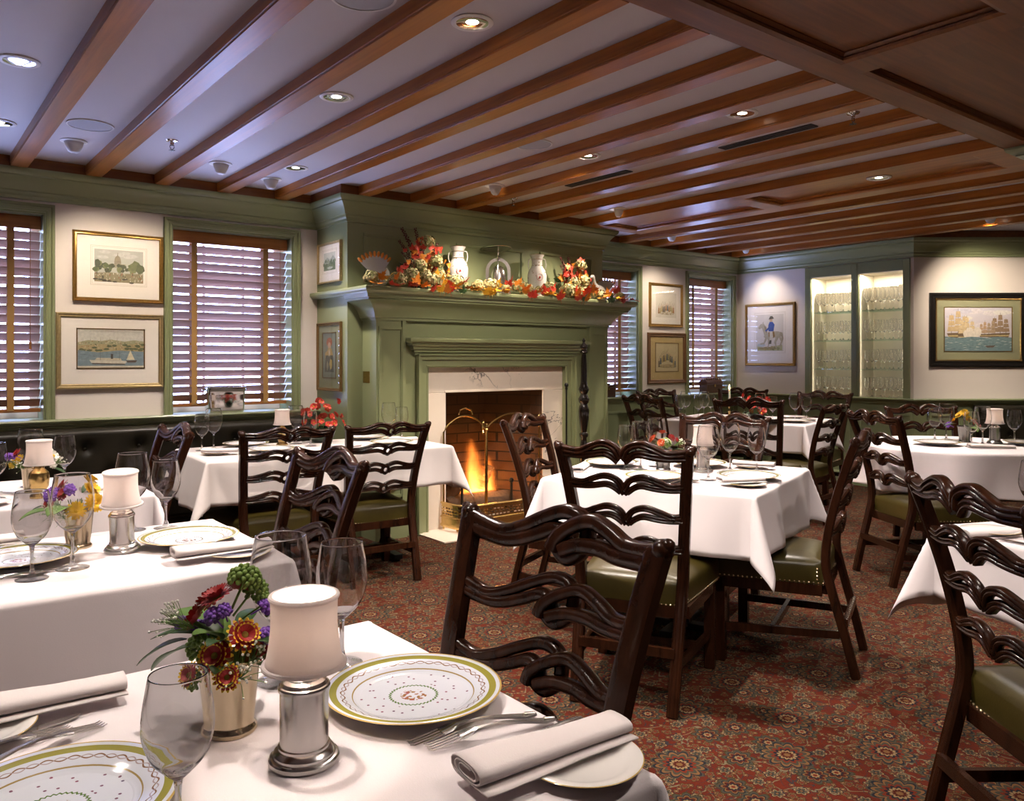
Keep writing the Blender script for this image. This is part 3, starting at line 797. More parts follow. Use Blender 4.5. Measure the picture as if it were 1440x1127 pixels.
reed = [(-.021,.013),(-.021,-.013),(-.015,-.018),(-.008,-.0155),(-.004,-.019),(.004,-.019),(.008,-.0155),(.015,-.018),(.021,-.013),(.021,.013),(.015,.016),(-.015,.016)]
def strand(b, pts, z0, ymid, r, n=6, taper=None):
    """pts: (x, dz, dy) relative to the rail"""
    w0 = post_at(z0)[0]
    path = []
    for x, dz, dy in pts:
        f = abs(x)/w0
        path.append((x, post_at(min(.96, max(.4, z0+dz)))[1] - .028*(1-min(1,f)**2) + dy + ymid, z0+dz))
    P = smooth(path, n)
    rx, ry = r
    prof = [(.95*rx,-.55*ry),(.55*rx,-.95*ry),(.28*rx,-.92*ry),(.0,-.66*ry),(-.28*rx,-.92*ry),(-.55*rx,-.95*ry),(-.95*rx,-.55*ry),(-.95*rx,.6*ry),(-.5*rx,ry),(.5*rx,ry),(.95*rx,.6*ry)]
    # side axis vertical in the plane of the back, normal towards +-y
    n_ = len(P); vs = []; k = len(prof); fs = []
    for i in range(n_):
        t_ = (P[min(i+1,n_-1)]-P[max(i-1,0)]).normalized()
        nr = Vector((0,1,0)); nr = (nr-t_*nr.dot(t_)).normalized(); sd = nr.cross(t_)
        for a, c in prof: vs.append(P[i]+sd*a+nr*c)
    for i in range(n_-1):
        for q in range(k): fs.append((i*k+q, i*k+(q+1)%k, (i+1)*k+(q+1)%k, (i+1)*k+q))
    fs.append(tuple(range(k))); fs.append(tuple((n_-1)*k+q for q in range(k)))
    b.add(vs, fs)
def rail_mesh(kind, z0, crest):
    b = MB(); w = post_at(z0)[0] + (-.004 if not crest else 0)
    rt = (.0155,.0165) if crest else (.0125,.0145)
    am = 1.0 if crest else .92
    def S(pts, mirror=False, r=rt, am_=am):
        p = [((-x if mirror else x), dz*am_, dy) for x, dz, dy in pts]
        strand(b, p, z0, 0, r)
    if kind == 'A':      # leaf-shaped openings meeting in a point
        for mi in (False, True):
            S([(w,.006,0),(.17,.000,0),(.125,.018,0),(.08,.034,0),(.045,.030,0),(.018,.012,-.002),(.002,-.020,-.003)], mi)
            S([(w,-.012,0),(.17,-.014,0),(.12,-.010,0),(.07,-.001,0),(.04,-.010,0),(.012,-.032,0)], mi)
            if not crest: S([(.012,-.006,0),(.0135,-.022,0),(.004,-.040,0)], mi, (.008,.012))
    elif kind == 'B':    # strands tied in a loose knot
        S([(-w,.008,0),(-.17,.002,0),(-.12,.022,0),(-.075,.034,0),(-.035,.022,.008),(.0,-.004,.014),(.012,-.03,.012)])
        S([(-w,-.014,0),(-.15,-.018,0),(-.10,-.012,0),(-.05,-.014,.006),(-.012,-.028,.012)])
        S([(.020,-.004,-.004),(.014,-.030,-.010),(-.012,-.046,-.014),(-.040,-.030,-.016),(-.047,.004,-.017),(-.028,.034,-.017),(.012,.040,-.014),(.06,.022,-.008),(.11,-.002,-.003),(.16,-.014,0),(w,.006,0)])
        S([(-.006,-.022,-.004),(.006,-.004,-.006),(.03,.004,-.006),(.07,-.012,-.003),(.115,-.026,0),(.16,-.028,0),(w,-.014,0)])
    else:                # small ring between two pierced leaves
        for mi in (False, True):
            S([(w,.004,0),(.17,.002,0),(.12,.014,0),(.075,.028,0),(.04,.024,0),(.004,.008,0)], mi)
            S([(w,-.012,0),(.16,-.016,0),(.11,-.012,0),(.06,-.010,0),(.028,-.022,0),(.018,-.030,0)], mi)
        c = [(.020*math.cos(a), -.014+.022*math.sin(a), -.004) for a in [2*PI*i/12 for i in range(13)]]
        S(c, False, (.008,.014)); S([(-.012,-.036,0),(0,-.044,0),(.012,-.036,0)], False, (.006,.012))
    if crest:
        for sx in (-1, 1):
            x, y = post_at(z0); m = T(sx*(x+.008), y-.004, z0+.012)
            b.ball((0,0,0), .0205, 12, 8, 0, m, (1,1.1,1)); b.ball((sx*.010,0,.009), .014, 10, 6, 0, m)
    return b
def seat_mesh():
    b = MB(); n = 12; vs = []
    def P(u, v, top):
        w = .198+.058*v; y = .012+.44*v
        x = (u*2-1)*w
        e = min(u,1-u,v,1-v)
        dome = .030*min(1,(min(u,1-u)*6))**.6*min(1,(min(v,1-v)*6))**.6 * (.6+.4*math.sin(PI*u)*math.sin(PI*v))
        return (x, y, .462+dome if top else .37)
    idx = {}
    for i in range(n+1):
        for j in range(n+1): idx[i,j] = len(vs); vs.append(P(i/n, j/n, True))
    fs = [(idx[i,j],idx[i+1,j],idx[i+1,j+1],idx[i,j+1]) for i in range(n) for j in range(n)]
    per = [(i,0) for i in range(n)]+[(n,j) for j in range(n)]+[(i,n) for i in range(n,0,-1)]+[(0,j) for j in range(n,0,-1)]
    bots = []; mids = []
    for i,j in per:
        p = P(i/n, j/n, True); c = Vector((p[0], p[1]-.23, 0)); c.normalize()
        sag = .012*math.sin(PI*i/n) if j == 0 else 0
        mids.append(len(vs)); vs.append((p[0]+c.x*.010, p[1]+c.y*.010, .44))
        bots.append(len(vs)); vs.append((p[0]+c.x*.006, p[1]+c.y*.006, .365-sag))
    k = len(per)
    for q in range(k):
        q2 = (q+1)%k
        fs.append((idx[per[q2]],idx[per[q]],mids[q],mids[q2])); fs.append((mids[q2],mids[q],bots[q],bots[q2]))
    fs.append(tuple(bots)); b.add(vs, fs)
    line = [Vector(vs[i]) for i in bots]
    return b, line
def make_chair(kind):
    r = empty('dining_chair'); wd = M['mahogany']
    sb, line = seat_mesh(); s = sb.build('seat', M['leather'], r, angle=60)
    nb = MB(); L = line+[line[0]]
    for i in range(len(line)):
        a, c = L[i], L[i+1]; m = max(1, round((c-a).length/.0165))
        for q in range(m):
            p = a.lerp(c, q/m); d = Vector((p.x, p.y-.23, 0)).normalized()
            nb.ball(p+Vector((0,0,.010))+d*.001, .0052, 5, 4)
    for sx in (-1, 1):
        for z in (.39,.405,.42,.435): 
            for y in (.03,): nb.ball((sx*(.212), y, z), .0048, 5, 4)
    nb.build('nail_trim', M['nail'], s, angle=180)
    for sx in (-1, 1):
        b = MB(); P = smooth([(sx*x, y, z) for x, y, z in POST], 4)
        b.sweep(P, [(a*sx, c) for a, c in reed], (1,0,0)); b.build('back_post', wd, r, angle=50)
    rail_mesh(kind, .955, True).build('crest_rail', wd, r, angle=60)
    for z in (.832,.712,.592): rail_mesh(kind, z, False).build('ladder_splat', wd, r, angle=60)
    for sx in (-1, 1):
        b = MB(); b.box(sx*.232-.022, sx*.232+.022, .40, .445, 0, .375); b.build('leg', wd, r, bevel=.003)
    b = MB()
    b.box(-.215,.215,.425,.447,.325,.37); b.box(-.18,.18,-.008,.014,.325,.37)
    for sx in (-1,1): b.prism([(sx*.212-.010,.01),(sx*.212+.010,.01),(sx*.243+.008,.41),(sx*.243-.012,.41)], .325, .37)
    b.build('seat_rail', wd, r)
    for sx in (-1, 1):
        b = MB(); b.sweep([(sx*.193,-.055,.17),(sx*.232,.40,.15)], [(-.009,.016),(.009,.016),(.009,-.016),(-.009,-.016)], (1,0,0)); b.build('stretcher', wd, r)
    b = MB(); b.box(-.213,.213,.20,.218,.145,.176); b.build('stretcher', wd, r)
    b = MB(); b.box(-.185,.185,-.085,-.066,.20,.235); b.build('stretcher', wd, r)
    return Proto(r)
CH = {k: make_chair(k) for k in 'ABC'}
def chair(kind, cx, cy, face, label, sc=(1,1,1), sx=1.0, group='ladder-back dining chairs'):
    """cx, cy: middle of the crest rail in plan; face: the way the sitter looks, degrees"""
    a = rad(face); d = .122
    return CH[kind].put((cx+math.cos(a)*d, cy+math.sin(a)*d, 0), a-PI/2, label, 'chair', group, sc)

# ------------------------------------------------------------------ tables and cloths
def hang(d, r0=.018, flare=.05):
    if d <= 0: return 0, 0
    q = r0*PI/2
    if d < q: return r0*math.sin(d/r0), -r0*(1-math.cos(d/r0))
    return r0+(d-q)*flare, -(r0+(d-q)*.999)
def cloth_square(hx, hy, ov, seed, step=.022):
    """ov: overhang at -x, +x, -y, +y; local origin on the cloth top"""
    rr = random.Random(seed); ph = [rr.uniform(0,6.28) for _ in range(8)]
    def axis(h, o0, o1):
        a = [-h-o0+o0*i/max(3,round(o0/step)) for i in range(max(3,round(o0/step)))]
        m = max(4, round(2*h/.05)); c = [-h+2*h*i/m for i in range(m+1)]
        e = max(3, round(o1/step)); d = [h+o1*(i+1)/e for i in range(e)]
        # extra rows on the rolled edge
        ex = [.006,.013,.020,.028]
        return sorted(set([round(q,5) for q in a+c+d+[h+q for q in ex]+[-h-q for q in ex]]))
    U, V = axis(hx, ov[0], ov[1]), axis(hy, ov[2], ov[3])
    b = MB(); vs = []
    for u in U:
        for v in V:
            du, dv = max(abs(u)-hx,0), max(abs(v)-hy,0); su = 1 if u > 0 else -1; sv = 1 if v > 0 else -1
            if du == 0 and dv == 0: vs.append((u,v,0)); continue
            if dv == 0 or du == 0:
                d = du or dv; o_, z = hang(d); t_ = v if du else u; h = hy if du else hx
                edge = min(1, max(0, (h-abs(t_))/.16)); e = edge*edge*(3-2*edge)
                k = (0 if su < 0 else 1) if du else (2 if sv < 0 else 3)
                o_ += min(1, d/.22)*(.015*math.sin(t_*13+ph[k])+.009*math.sin(t_*27+ph[k+4]))*e + .016*min(1,d/.22)*e
                vs.append((su*(hx+o_), v, z) if du else (u, sv*(hy+o_), z)); continue
            r = math.hypot(du, dv); th = math.atan2(dv, du); o_, z = hang(r)
            s2 = math.sin(2*th)**1.1; ex = r*.34*s2
            rho = o_+ex; zz = -math.sqrt(max(1e-8, z*z-ex*ex*.8)) if r > .03 else z
            zz = z*math.sqrt(max(.2, 1-(.34*s2)**2))
            vs.append((su*(hx+rho*math.cos(th)), sv*(hy+rho*math.sin(th)), zz))
    n = len(V)
    b.add(vs, [(i*n+j,(i+1)*n+j,(i+1)*n+j+1,i*n+j+1) for i in range(len(U)-1) for j in range(n-1)])
    return b
def cloth_round(R_, ov, seed):
    rr = random.Random(seed); b = MB(); seg = 120; vs = [(0,0,0)]; rows = []
    rs = [.15,.3,.45,R_-.02,R_]+[R_+q for q in (.006,.013,.020,.028,.05,.08,.11,.14,.17,.20,.23,.26,.29,.32) if q < ov]+[R_+ov]
    for r in rs:
        row = []
        for k in range(seg):
            a = 2*PI*k/seg; d = max(0, r-R_); o_, z = hang(d)
            f = min(1, d/.28)
            wv = math.sin(a*9+.8*math.sin(a*2+1)+seed)
            o_ += f*(.046*wv*abs(wv)**.3+.03)
            q = min(r, R_)+o_; row.append(len(vs)); vs.append((q*math.cos(a), q*math.sin(a), z))
        rows.append(row)
    fs = [(0, rows[0][k], rows[0][(k+1)%seg]) for k in range(seg)]
    for A, B in zip(rows, rows[1:]):
        for k in range(seg): fs.append((A[k],B[k],B[(k+1)%seg],A[(k+1)%seg]))
    b.add(vs, fs); return b
ZT_ = .757
def table(cx, cy, hx, hy, rot, ov, seed, what, mat='linen', rnd_=False):
    r = tag(empty('dining_table', (cx, cy, 0), rad(rot)), 'wooden pedestal table standing under the cloth of '+what, 'table', 'restaurant tables')
    b = MB()
    if rnd_: b.lathe([(0,.722),(hx-.012,.722),(hx-.004,.73),(hx-.004,.744),(hx-.012,.752),(0,.752)], 48)
    else: b.box(-hx+.006,hx-.006,-hy+.006,hy-.006,.722,.752)
    b.build('tabletop', M['mahogany'], r, bevel=.004)
    long_ = hx > .6 and not rnd_
    yo = .07 if long_ else 0
    for x in ((-.50,.50) if long_ else (0,)):
        b = MB(); b.lathe([(.06,.03),(.05,.07),(.035,.12),(.035,.5),(.045,.6),(.05,.68),(.12,.70),(.12,.722)], 16, 0, T(x,yo,0)); b.build('pedestal', M['ebony'], r)
        b = MB(); 
        if not long_: b.box(x-.20,x+.20,-.03,.03,.012,.045)
        b.box(x-.03,x+.03,yo-.20,yo+.20,.0125,.0455)
        for px, py in (((x-.18,0),(x+.18,0)) if not long_ else ())+((x,yo-.18),(x,yo+.18)): b.lathe([(0,0),(.02,0),(.02,.014),(0,.014)], 10, 0, T(px,py,0))
        b.build('base', M['iron'], r, bevel=.004)
    c = (cloth_round(hx, ov, seed) if rnd_ else cloth_square(hx, hy, ov, seed)).build('tablecloth', M[mat], None, angle=180)
    s = c.modifiers.new('thickness', 'SOLIDIFY'); s.thickness = .0016; s.offset = -1
    c.location = (cx, cy, ZT_); c.rotation_euler = (0,0,rad(rot))
    tag(c, 'white cloth draped over '+what, 'tablecloth', 'white tablecloths')

# ------------------------------------------------------------------ tableware
def wine_glass(h, rb, rt, rf, name='wine_glass'):
    s = h/.215; b = MB(); zb = .40*h
    ctl = [(.0060,zb-.006),(rb*.42,zb+.006),(rb*.74,zb+.022*s),(rb*.95,zb+.046*s),(rb,zb+.064*s),(rb*.97,zb+.086*s),(rt+(rb*.97-rt)*.45,zb+.086*s+(h-zb-.086*s)*.55),(rt,h)]
    out = [(max(.004,q.x), q.z) for q in smooth([(r,0,z) for r,z in ctl], 4)]
    inn = [(q[0]-.0011, q[1]+(.0011 if q[0] < rb*.8 and q[1] < zb+.03 else 0)) for q in reversed(out[:-1]) if q[1] > zb+.004]
    foot = [(0,0),(rf-.0006,0),(rf,.0004),(rf,.0011),(rf-.0006,.0016),(rf*.6,.0035),(rf*.3,.008)]
    stem = [(.0058,.016),(.0046,.026),(.0040,.04),(.0040,zb-.026),(.0046,zb-.016)]
    pr = foot+stem+out[:-1]+[(rt,h-.002),(rt-.0002,h-.0003),(rt-.0009,h-.0003),(rt-.0011,h-.002)]+inn+[(0,zb+.0065)]
    nf = len(foot)-1
    b.lathe(pr, 36, matf=lambda i: 0 if i < nf else 1)
    return b.build(name, [M['glassfoot'], M['glassbowl']], None, angle=180)
GL = {'big': Proto(wine_glass(.246,.0515,.042,.040)), 'small': Proto(wine_glass(.218,.0450,.0365,.037)), 'cab': Proto(wine_glass(.205,.036,.029,.032)), 'cabbig': Proto(wine_glass(.235,.043,.034,.034))}
def lathe_obj(name, prof, mat, seg=40, angle=60, matf=None):
    b = MB(); b.lathe(prof, seg, matf=matf); return b.build(name, mat, None, angle=angle)
PL = Proto(lathe_obj('dinner_plate', [(0,.006),(.05,.005),(.055,.0),(.062,.0),(.066,.005),(.095,.012),(.138,.0235),(.140,.0245),(.139,.0255),(.118,.0215),(.098,.016),(.092,.0115),(.085,.0095),(0,.0095)], M['plate'], 56))
BP = Proto(lathe_obj('bread_plate', [(0,.004),(.035,.003),(.038,0),(.042,0),(.045,.004),(.062,.008),(.0815,.0135),(.083,.0142),(.082,.015),(.064,.0115),(.055,.008),(0,.007)], M['bread'], 48))
def fork_obj():
    b = MB()
    out = [(-.003,0),(-.0045,.03),(-.006,.07),(-.0042,.09),(-.0022,.10),(-.0022,.125),(-.005,.135),(-.0105,.145),(-.0125,.155)]
    prof = [(0,.004,.0025),(.006,.0065,.003),(.02,.0085,.003),(.05,.0065,.0028),(.085,.004,.0028),(.11,.0033,.003),(.128,.0055,.003),(.142,.0115,.0024),(.156,.0125,.0022)]
    zc = lambda y: .003+.012*math.sin(PI*min(1,max(0,(y-.02)/.17)))**1.2
    vs = []; fs = []
    for y,w,t_ in prof:
        z = zc(y); vs += [(-w,y,z),(w,y,z),(w*.8,y,z+t_),(-w*.8,y,z+t_)]
    for i in range(len(prof)-1):
        for q in range(4): fs.append((i*4+q,i*4+(q+1)%4,(i+1)*4+(q+1)%4,(i+1)*4+q))
    fs += [(0,1,2,3)]; b.add(vs, fs)
    for k in range(4):
        x = -.0105+.007*k
        b.sweep([(x,.154,zc(.154)+.001),(x*.95,.175,zc(.175)+.001),(x*.92,.198,zc(.19)+.000),(x*.9,.205,.005)], [(-.0016,-.0009),(.0016,-.0009),(.0016,.0009),(-.0016,.0009)], (1,0,0), 0, False, True, [1,1,.9,.5])
    b.tube([(0,.002,.006),(0,.02,.0085)], .002, 6)
    return b.build('fork', M['steel'], None, angle=60)
FK = Proto(fork_obj())
def spoon_obj():
    b = MB(); prof = [(0,.0035,.0022),(.006,.006,.003),(.02,.0075,.003),(.05,.006,.0028),(.085,.004,.0028),(.115,.0033,.003),(.125,.0038,.003)]
    zc = lambda y: .003+.009*math.sin(PI*min(1,max(0,(y-.02)/.16)))**1.2
    vs = []; fs = []
    for y,w,t_ in prof:
        z = zc(y); vs += [(-w,y,z),(w,y,z),(w*.8,y,z+t_),(-w*.8,y,z+t_)]
    for i in range(len(prof)-1):
        for q in range(4): fs.append((i*4+q,i*4+(q+1)%4,(i+1)*4+(q+1)%4,(i+1)*4+q))
    fs += [(0,1,2,3)]; b.add(vs, fs)
    n, m = 14, 4; vs = [(0,.153,.0012)]; fs = []
    for j in range(1,m+1):
        for k in range(n):
            a = 2*PI*k/n; f = j/m; w = .0185*f*(1+.12*math.sin(a)); vs.append((w*math.cos(a), .153+.030*f*math.sin(a), .0012+.0085*f**2))
    for k in range(n): fs.append((0,1+k,1+(k+1)%n))
    for j in range(m-1):
        for k in range(n): fs.append((1+j*n+k,1+(j+1)*n+k,1+(j+1)*n+(k+1)%n,1+j*n+(k+1)%n))
    b.add(vs, fs); o = b.build('spoon', M['steel'], None, angle=80)
    s = o.modifiers.new('thickness','SOLIDIFY'); s.thickness = .0012; return o
SP = Proto(spoon_obj())
def knife_obj():
    r = empty('table_knife'); b = MB()
    st = [(0,.005,.004),(.008,.0085,.0055),(.03,.0095,.006),(.06,.0075,.0055),(.088,.006,.0045),(.096,.007,.005)]
    vs = []; fs = []
    for y,w,t_ in st: vs += [(w*math.cos(2*PI*k/10), y, .0045+t_*.75*math.sin(2*PI*k/10)) for k in range(10)]
    for i in range(len(st)-1):
        for q in range(10): fs.append((i*10+q,i*10+(q+1)%10,(i+1)*10+(q+1)%10,(i+1)*10+q))
    fs += [tuple(range(10)), tuple(50+q for q in range(10))]; b.add(vs, fs); b.build('handle', M['steel'], r, angle=50)
    b = MB(); b.prism([(-.004,.096),(.005,.096),(.0085,.115),(.0105,.15),(.0105,.185),(.006,.205),(-.001,.214),(-.0045,.20),(-.005,.15)], .0035, .0052); b.build('blade', M['steel'], r, angle=30)
    return r
KN = Proto(knife_obj())
def napkin_obj(L, w, h, seed, name='napkin'):
    """linen napkin folded in layers and rolled; long axis along x"""
    rr = random.Random(seed); sec = []
    # flattened spiral, from the outer free edge inwards
    turns = 2.6; n = 44
    for i in range(n+1):
        f = i/n; a = -PI*.55 + f*turns*2*PI; k = 1-.62*f
        x = math.copysign(abs(math.cos(a))**.75, math.cos(a)); z = math.copysign(abs(math.sin(a))**.75, math.sin(a))
        sec.append((w*.5*k*x, h*.5*k*z+h*.5*.98))
    sec = [(-w*.62,.002),(-w*.4,.0015)]+sec
    b = MB(); m = 14; vs = []; fs = []; q = len(sec)
    for i in range(m+1):
        f = i/m; s_ = 1+.07*math.sin(f*5+seed)+rr.uniform(-.015,.015); tap = 1-.16*f
        for y, z in sec: vs.append((L*(f-.5)+.02*L*math.sin(z*40)*(1 if f > .5 else -1)*.3, y*s_*tap, max(.001, z*s_*tap)))
    for i in range(m):
        for j in range(q-1): fs.append((i*q+j,i*q+j+1,(i+1)*q+j+1,(i+1)*q+j))
    b.add(vs, fs); o = b.build(name, M['napkin'], None, angle=70)
    s = o.modifiers.new('thickness','SOLIDIFY'); s.thickness = .0022; s.offset = 0
    return o
NP = [Proto(napkin_obj(.255,.076,.026,1)), Proto(napkin_obj(.20,.078,.024,3))]

# ------------------------------------------------------------------ lamps
LAMPL = []
def shade_mesh(r0, r1, z0, z1, seg=48, scal=6):
    b = MB(); rings = 8; vs = []; fs = []
    for i in range(rings+1):
        f = i/rings
        for k in range(seg):
            a = 2*PI*k/seg; r = r0+(r1-r0)*f-.004*math.sin(PI*f); rib = 1-.018*abs(math.sin(a*scal/2))
            vs.append((r*rib*math.cos(a), r*rib*math.sin(a), z0+(z1-z0)*f - (.004*(1-f)*abs(math.sin(a*scal/2)))))
    for i in range(rings):
        for k in range(seg): fs.append((i*seg+k,i*seg+(k+1)%seg,(i+1)*seg+(k+1)%seg,(i+1)*seg+k))
    b.add(vs, fs); return b
def ring(r, z, t_, seg=48):
    b = MB(); b.tube([(r*math.cos(2*PI*k/seg), r*math.sin(2*PI*k/seg), z) for k in range(seg)], t_, 8, 0, True); return b
def make_lamp(metal, tall=0.0, pleats=6, shape='round'):
    r = empty('candle_lamp')
    prof = [(0,0),(.0455,0),(.047,.002),(.047,.007),(.045,.0095),(.0415,.0105),(.0415,.014),(.038,.0185),(.0345,.0205),(.0345,.0235),(.0322,.0245),(.0322,.097),(.0345,.098),(.0348,.1015),(.0335,.104),(.0315,.105),(.0290,.1095),(.0235,.1125),(.0235,.1145),(.0190,.1165),(.0170,.118),(.0170,.131),(.0195,.132),(.0195,.136),(.012,.137),(.012,.142),(0,.142)]
    if shape == 'urn': prof = [(0,0),(.036,0),(.036,.006),(.03,.012),(.022,.02),(.026,.032),(.034,.045),(.037,.08),(.034,.098),(.024,.108),(.017,.115),(.017,.132),(.021,.136),(.012,.142),(0,.142)]
    b = MB(); b.lathe(prof, 48); b.build('base', metal, r, angle=28)
    b = MB(); b.lathe([(0,.142),(.011,.142),(.011,.165),(.004,.168),(0,.168)], 16); c = b.build('candle', M['candlewax'], r)
    b = MB(); b.lathe([(0,.168),(.005,.172),(.0065,.180),(.004,.192),(.001,.203),(0,.205)], 12); b.build('flame', M['filament'], c)
    sh = shade_mesh(.0535,.0455,.131,.222,48,pleats).build('lamp_shade', M['shade'], r, angle=80)
    s = sh.modifiers.new('thickness','SOLIDIFY'); s.thickness = .0012
    ring(.0535,.131,.0034).build('trim_cord', M['shade'], sh); ring(.0440,.2225,.0036).build('trim_cord', M['shade'], sh)
    for k in range(3):
        b = MB(); a = 2*PI*k/3+.4; b.tube([(.0165*math.cos(a),.0165*math.sin(a),.134),(.05*math.cos(a),.05*math.sin(a),.137)], .0012, 5); b.build('carrier_arm', metal, r)
    return Proto(r)
LP = {'silver': make_lamp(M['silver']), 'brass': make_lamp(M['brass'],0,24,'urn'), 'pewter': make_lamp(M['pewter'],0,8)}
def lamp(kind, x, y, label, rz=0, tilt=None, power=.35, z=ZT_):
    o = LP[kind].put((x,y,z+(.005 if tilt else .0007)), rz, label, 'lamp', 'shaded candle lamps', None, tilt)
    l = bpy.data.lights.new('candle_light', 'POINT'); l.energy = power; l.color = (1,.82,.70); l.shadow_soft_size = .008
    lo = bpy.data.objects.new('candle_light', l); COL.objects.link(lo); lo.location = (x, y, z+.195)
    return o

# ------------------------------------------------------------------ flowers
def petal_bloom(r, n, layers, cup, mats, name='bloom', eye=True, seed=0):
    rr = random.Random(seed); b = MB()
    for L in range(layers):
        f = 1-.22*L; c = cup+.28*L
        for k in range(n):
            a = 2*PI*(k+.5*L)/n+rr.uniform(-.1,.1); ca, sa = math.cos(a), math.sin(a); w = r*f*2.1/n*(1+.2*L)
            pts = []
            for q,(d,hw) in enumerate(((.12,.35),(.55,1),(.85,.9),(1.0,.35))):
                z = r*f*(c*d - .35*d*d*(1 if L == 0 else .3)); x = r*f*d
                pts.append(((x*ca-w*hw*sa, x*sa+w*hw*ca, z+.001*L),(x*ca+w*hw*sa, x*sa-w*hw*ca, z+.001*L)))
            vs = [p for pr in pts for p in pr]
            b.add(vs, [(0,1,3,2),(2,3,5,4)], 0); b.add(vs[4:], [(0,1,3,2)], 1 if len(mats) > 2 else 0)
    if eye: b.ball((0,0,r*(cup*.25+.05)), r*.26, 8, 5, len(mats)-1, None, (1,1,.6))
    return b.build(name, list(mats), None, angle=60)
def cluster(r, nballs, br, mat, seed, name='bud_cluster', up=.3, eye=None):
    rr = random.Random(seed); b = MB()
    for i in range(nballs):
        z = 1-(1+up)*(i+.5)/nballs*1.0; a = i*2.39996; q = math.sqrt(max(0,1-z*z)); s = rr.uniform(.85,1.05)
        b.ball((r*q*math.cos(a)*s, r*q*math.sin(a)*s, r*z*s), br*rr.uniform(.8,1.2), 6, 4)
    b.lathe([(.0015,-r*2.2),(.0015,0)], 5)
    return b.build(name, mat, None, angle=180)
def leaf_obj(L, W, mat, fold=.25, bend=.35, name='leaf'):
    b = MB(); n = 8; vs = []; fs = []
    for i in range(n+1):
        f = i/n; w = W*.5*math.sin(PI*min(1,f*.96+.02))**.8*(1-.25*f); y = L*f; z = L*(bend*f-bend*.9*f*f)
        vs += [(-w,y,z+w*fold),(0,y,z),(w,y,z+w*fold)]
    for i in range(n):
        for q in range(2): fs.append((i*3+q,i*3+q+1,(i+1)*3+q+1,(i+1)*3+q))
    b.add(vs, fs); o = b.build(name, mat, None, angle=180)
    s = o.modifiers.new('thickness','SOLIDIFY'); s.thickness = .0006; return o
def spray(n, L, mat_stem, mat_f, r, seed, name='sprig'):
    rr = random.Random(seed); b = MB()
    for i in range(n):
        a = rr.uniform(0,2*PI); e = rr.uniform(.2,1.0); q = L*rr.uniform(.6,1)
        p = (q*math.sin(e*.7)*math.cos(a), q*math.sin(e*.7)*math.sin(a), q*math.cos(e*.7))
        b.tube([(0,0,0),(p[0]*.4,p[1]*.4,p[2]*.6),p], .0005, 4, 0); b.ball(p, r*rr.uniform(.7,1.2), 6, 4, 1)
    return b.build(name, [mat_stem, mat_f], None, angle=180)
PART = {}
def part_src(key, fn):
    """source object of a repeated part; the first use hands out the source"""
    if key not in PART: PART[key] = [fn(), False]
    o, used = PART[key]
    if used: o = o.copy(); COL.objects.link(o)
    else: PART[key][1] = True
    return o
SRC = {
 'mumred': lambda: petal_bloom(.021,16,3,.55,(M['mumred'],M['mumred'],M['flowereye']),seed=1),
 'mumbi': lambda: petal_bloom(.021,16,3,.5,(M['mumred'],M['mumyellow'],M['flowereye']),seed=2),
 'mumorange': lambda: petal_bloom(.019,16,3,.6,(M['mumorange'],M['mumorange'],M['mumorange']),seed=3),
 'mumyellow': lambda: petal_bloom(.024,16,3,.55,(M['mumyellow'],M['mumyellow'],M['mumyellow']),seed=4),
 'daisy': lambda: petal_bloom(.026,18,2,.35,(M['mumwhite'],M['mumwhite'],M['mumyellow']),seed=5),
 'statice': lambda: cluster(.012,26,.0042,M['purple'],6,'bloom'),
 'pinkbloom': lambda: petal_bloom(.018,9,3,.8,(M['pink'],M['pink'],M['pink']),seed=8),
 'sedum': lambda: cluster(.017,60,.0034,M['sedum'],7),
 'orchid': lambda: petal_bloom(.022,5,2,.6,(M['orchid'],M['orchid'],M['mumyellow']),seed=9),
 'leafd': lambda: leaf_obj(.075,.030,M['leafdark']),
 'leafm': lambda: leaf_obj(.062,.040,M['leafmid']),
 'breath': lambda: spray(26,.055,M['leafmid'],M['mumwhite'],.0022,10),
}
def bouquet(x, y, z, label, spec, group='table bouquets', name='bouquet', spread=.055, lift=.045):
    """spec: (kind, azimuth deg, radius fraction, height, tilt scale)"""
    r = tag(empty(name, (x,y,z)), label, 'flowers', group)
    for kind, az, rf, h, *s in spec:
        o = part_src(kind, SRC[kind]); a = rad(az); o.parent = r
        tiltv = rf*1.15
        o.location = (spread*rf*math.cos(a), spread*rf*math.sin(a), h)
        if kind in ('leafd','leafm'):
            o.rotation_euler = (rad(35-50*rf), 0, a-PI/2)
        else: o.rotation_euler = (0, min(1.1,tiltv), a)
        if s: o.scale = (s[0],)*3
    b = MB(); rr = random.Random(int(abs(x*100)))
    for k in range(9):
        a = rr.uniform(0,6.28); q = rr.uniform(.2,.8)*spread
        b.tube([(.012*math.cos(a),.012*math.sin(a),-.05),(q*math.cos(a)*.6,q*math.sin(a)*.6,.0),(q*math.cos(a),q*math.sin(a),.035)], .0012, 4)
    b.build('stems', M['leafmid'], r)
    return r
def julep(metal):
    b = MB()
    b.lathe([(0,.004),(.032,.002),(.035,.0),(.037,.003),(.036,.008),(.033,.011),(.032,.014),(.0405,.098),(.042,.1),(.0435,.103),(.0435,.107),(.042,.110),(.0405,.109),(.0395,.098),(.031,.016),(0,.014)], 40)
    for k in range(46):
        a = 2*PI*k/46; b.ball((.0435*math.cos(a),.0435*math.sin(a),.105), .0020, 5, 3)
    return b.build('julep_cup', metal, None, angle=50)
JC = {'gilt': Proto(julep(M['gilt'])), 'pewter': Proto(julep(M['pewter']))}
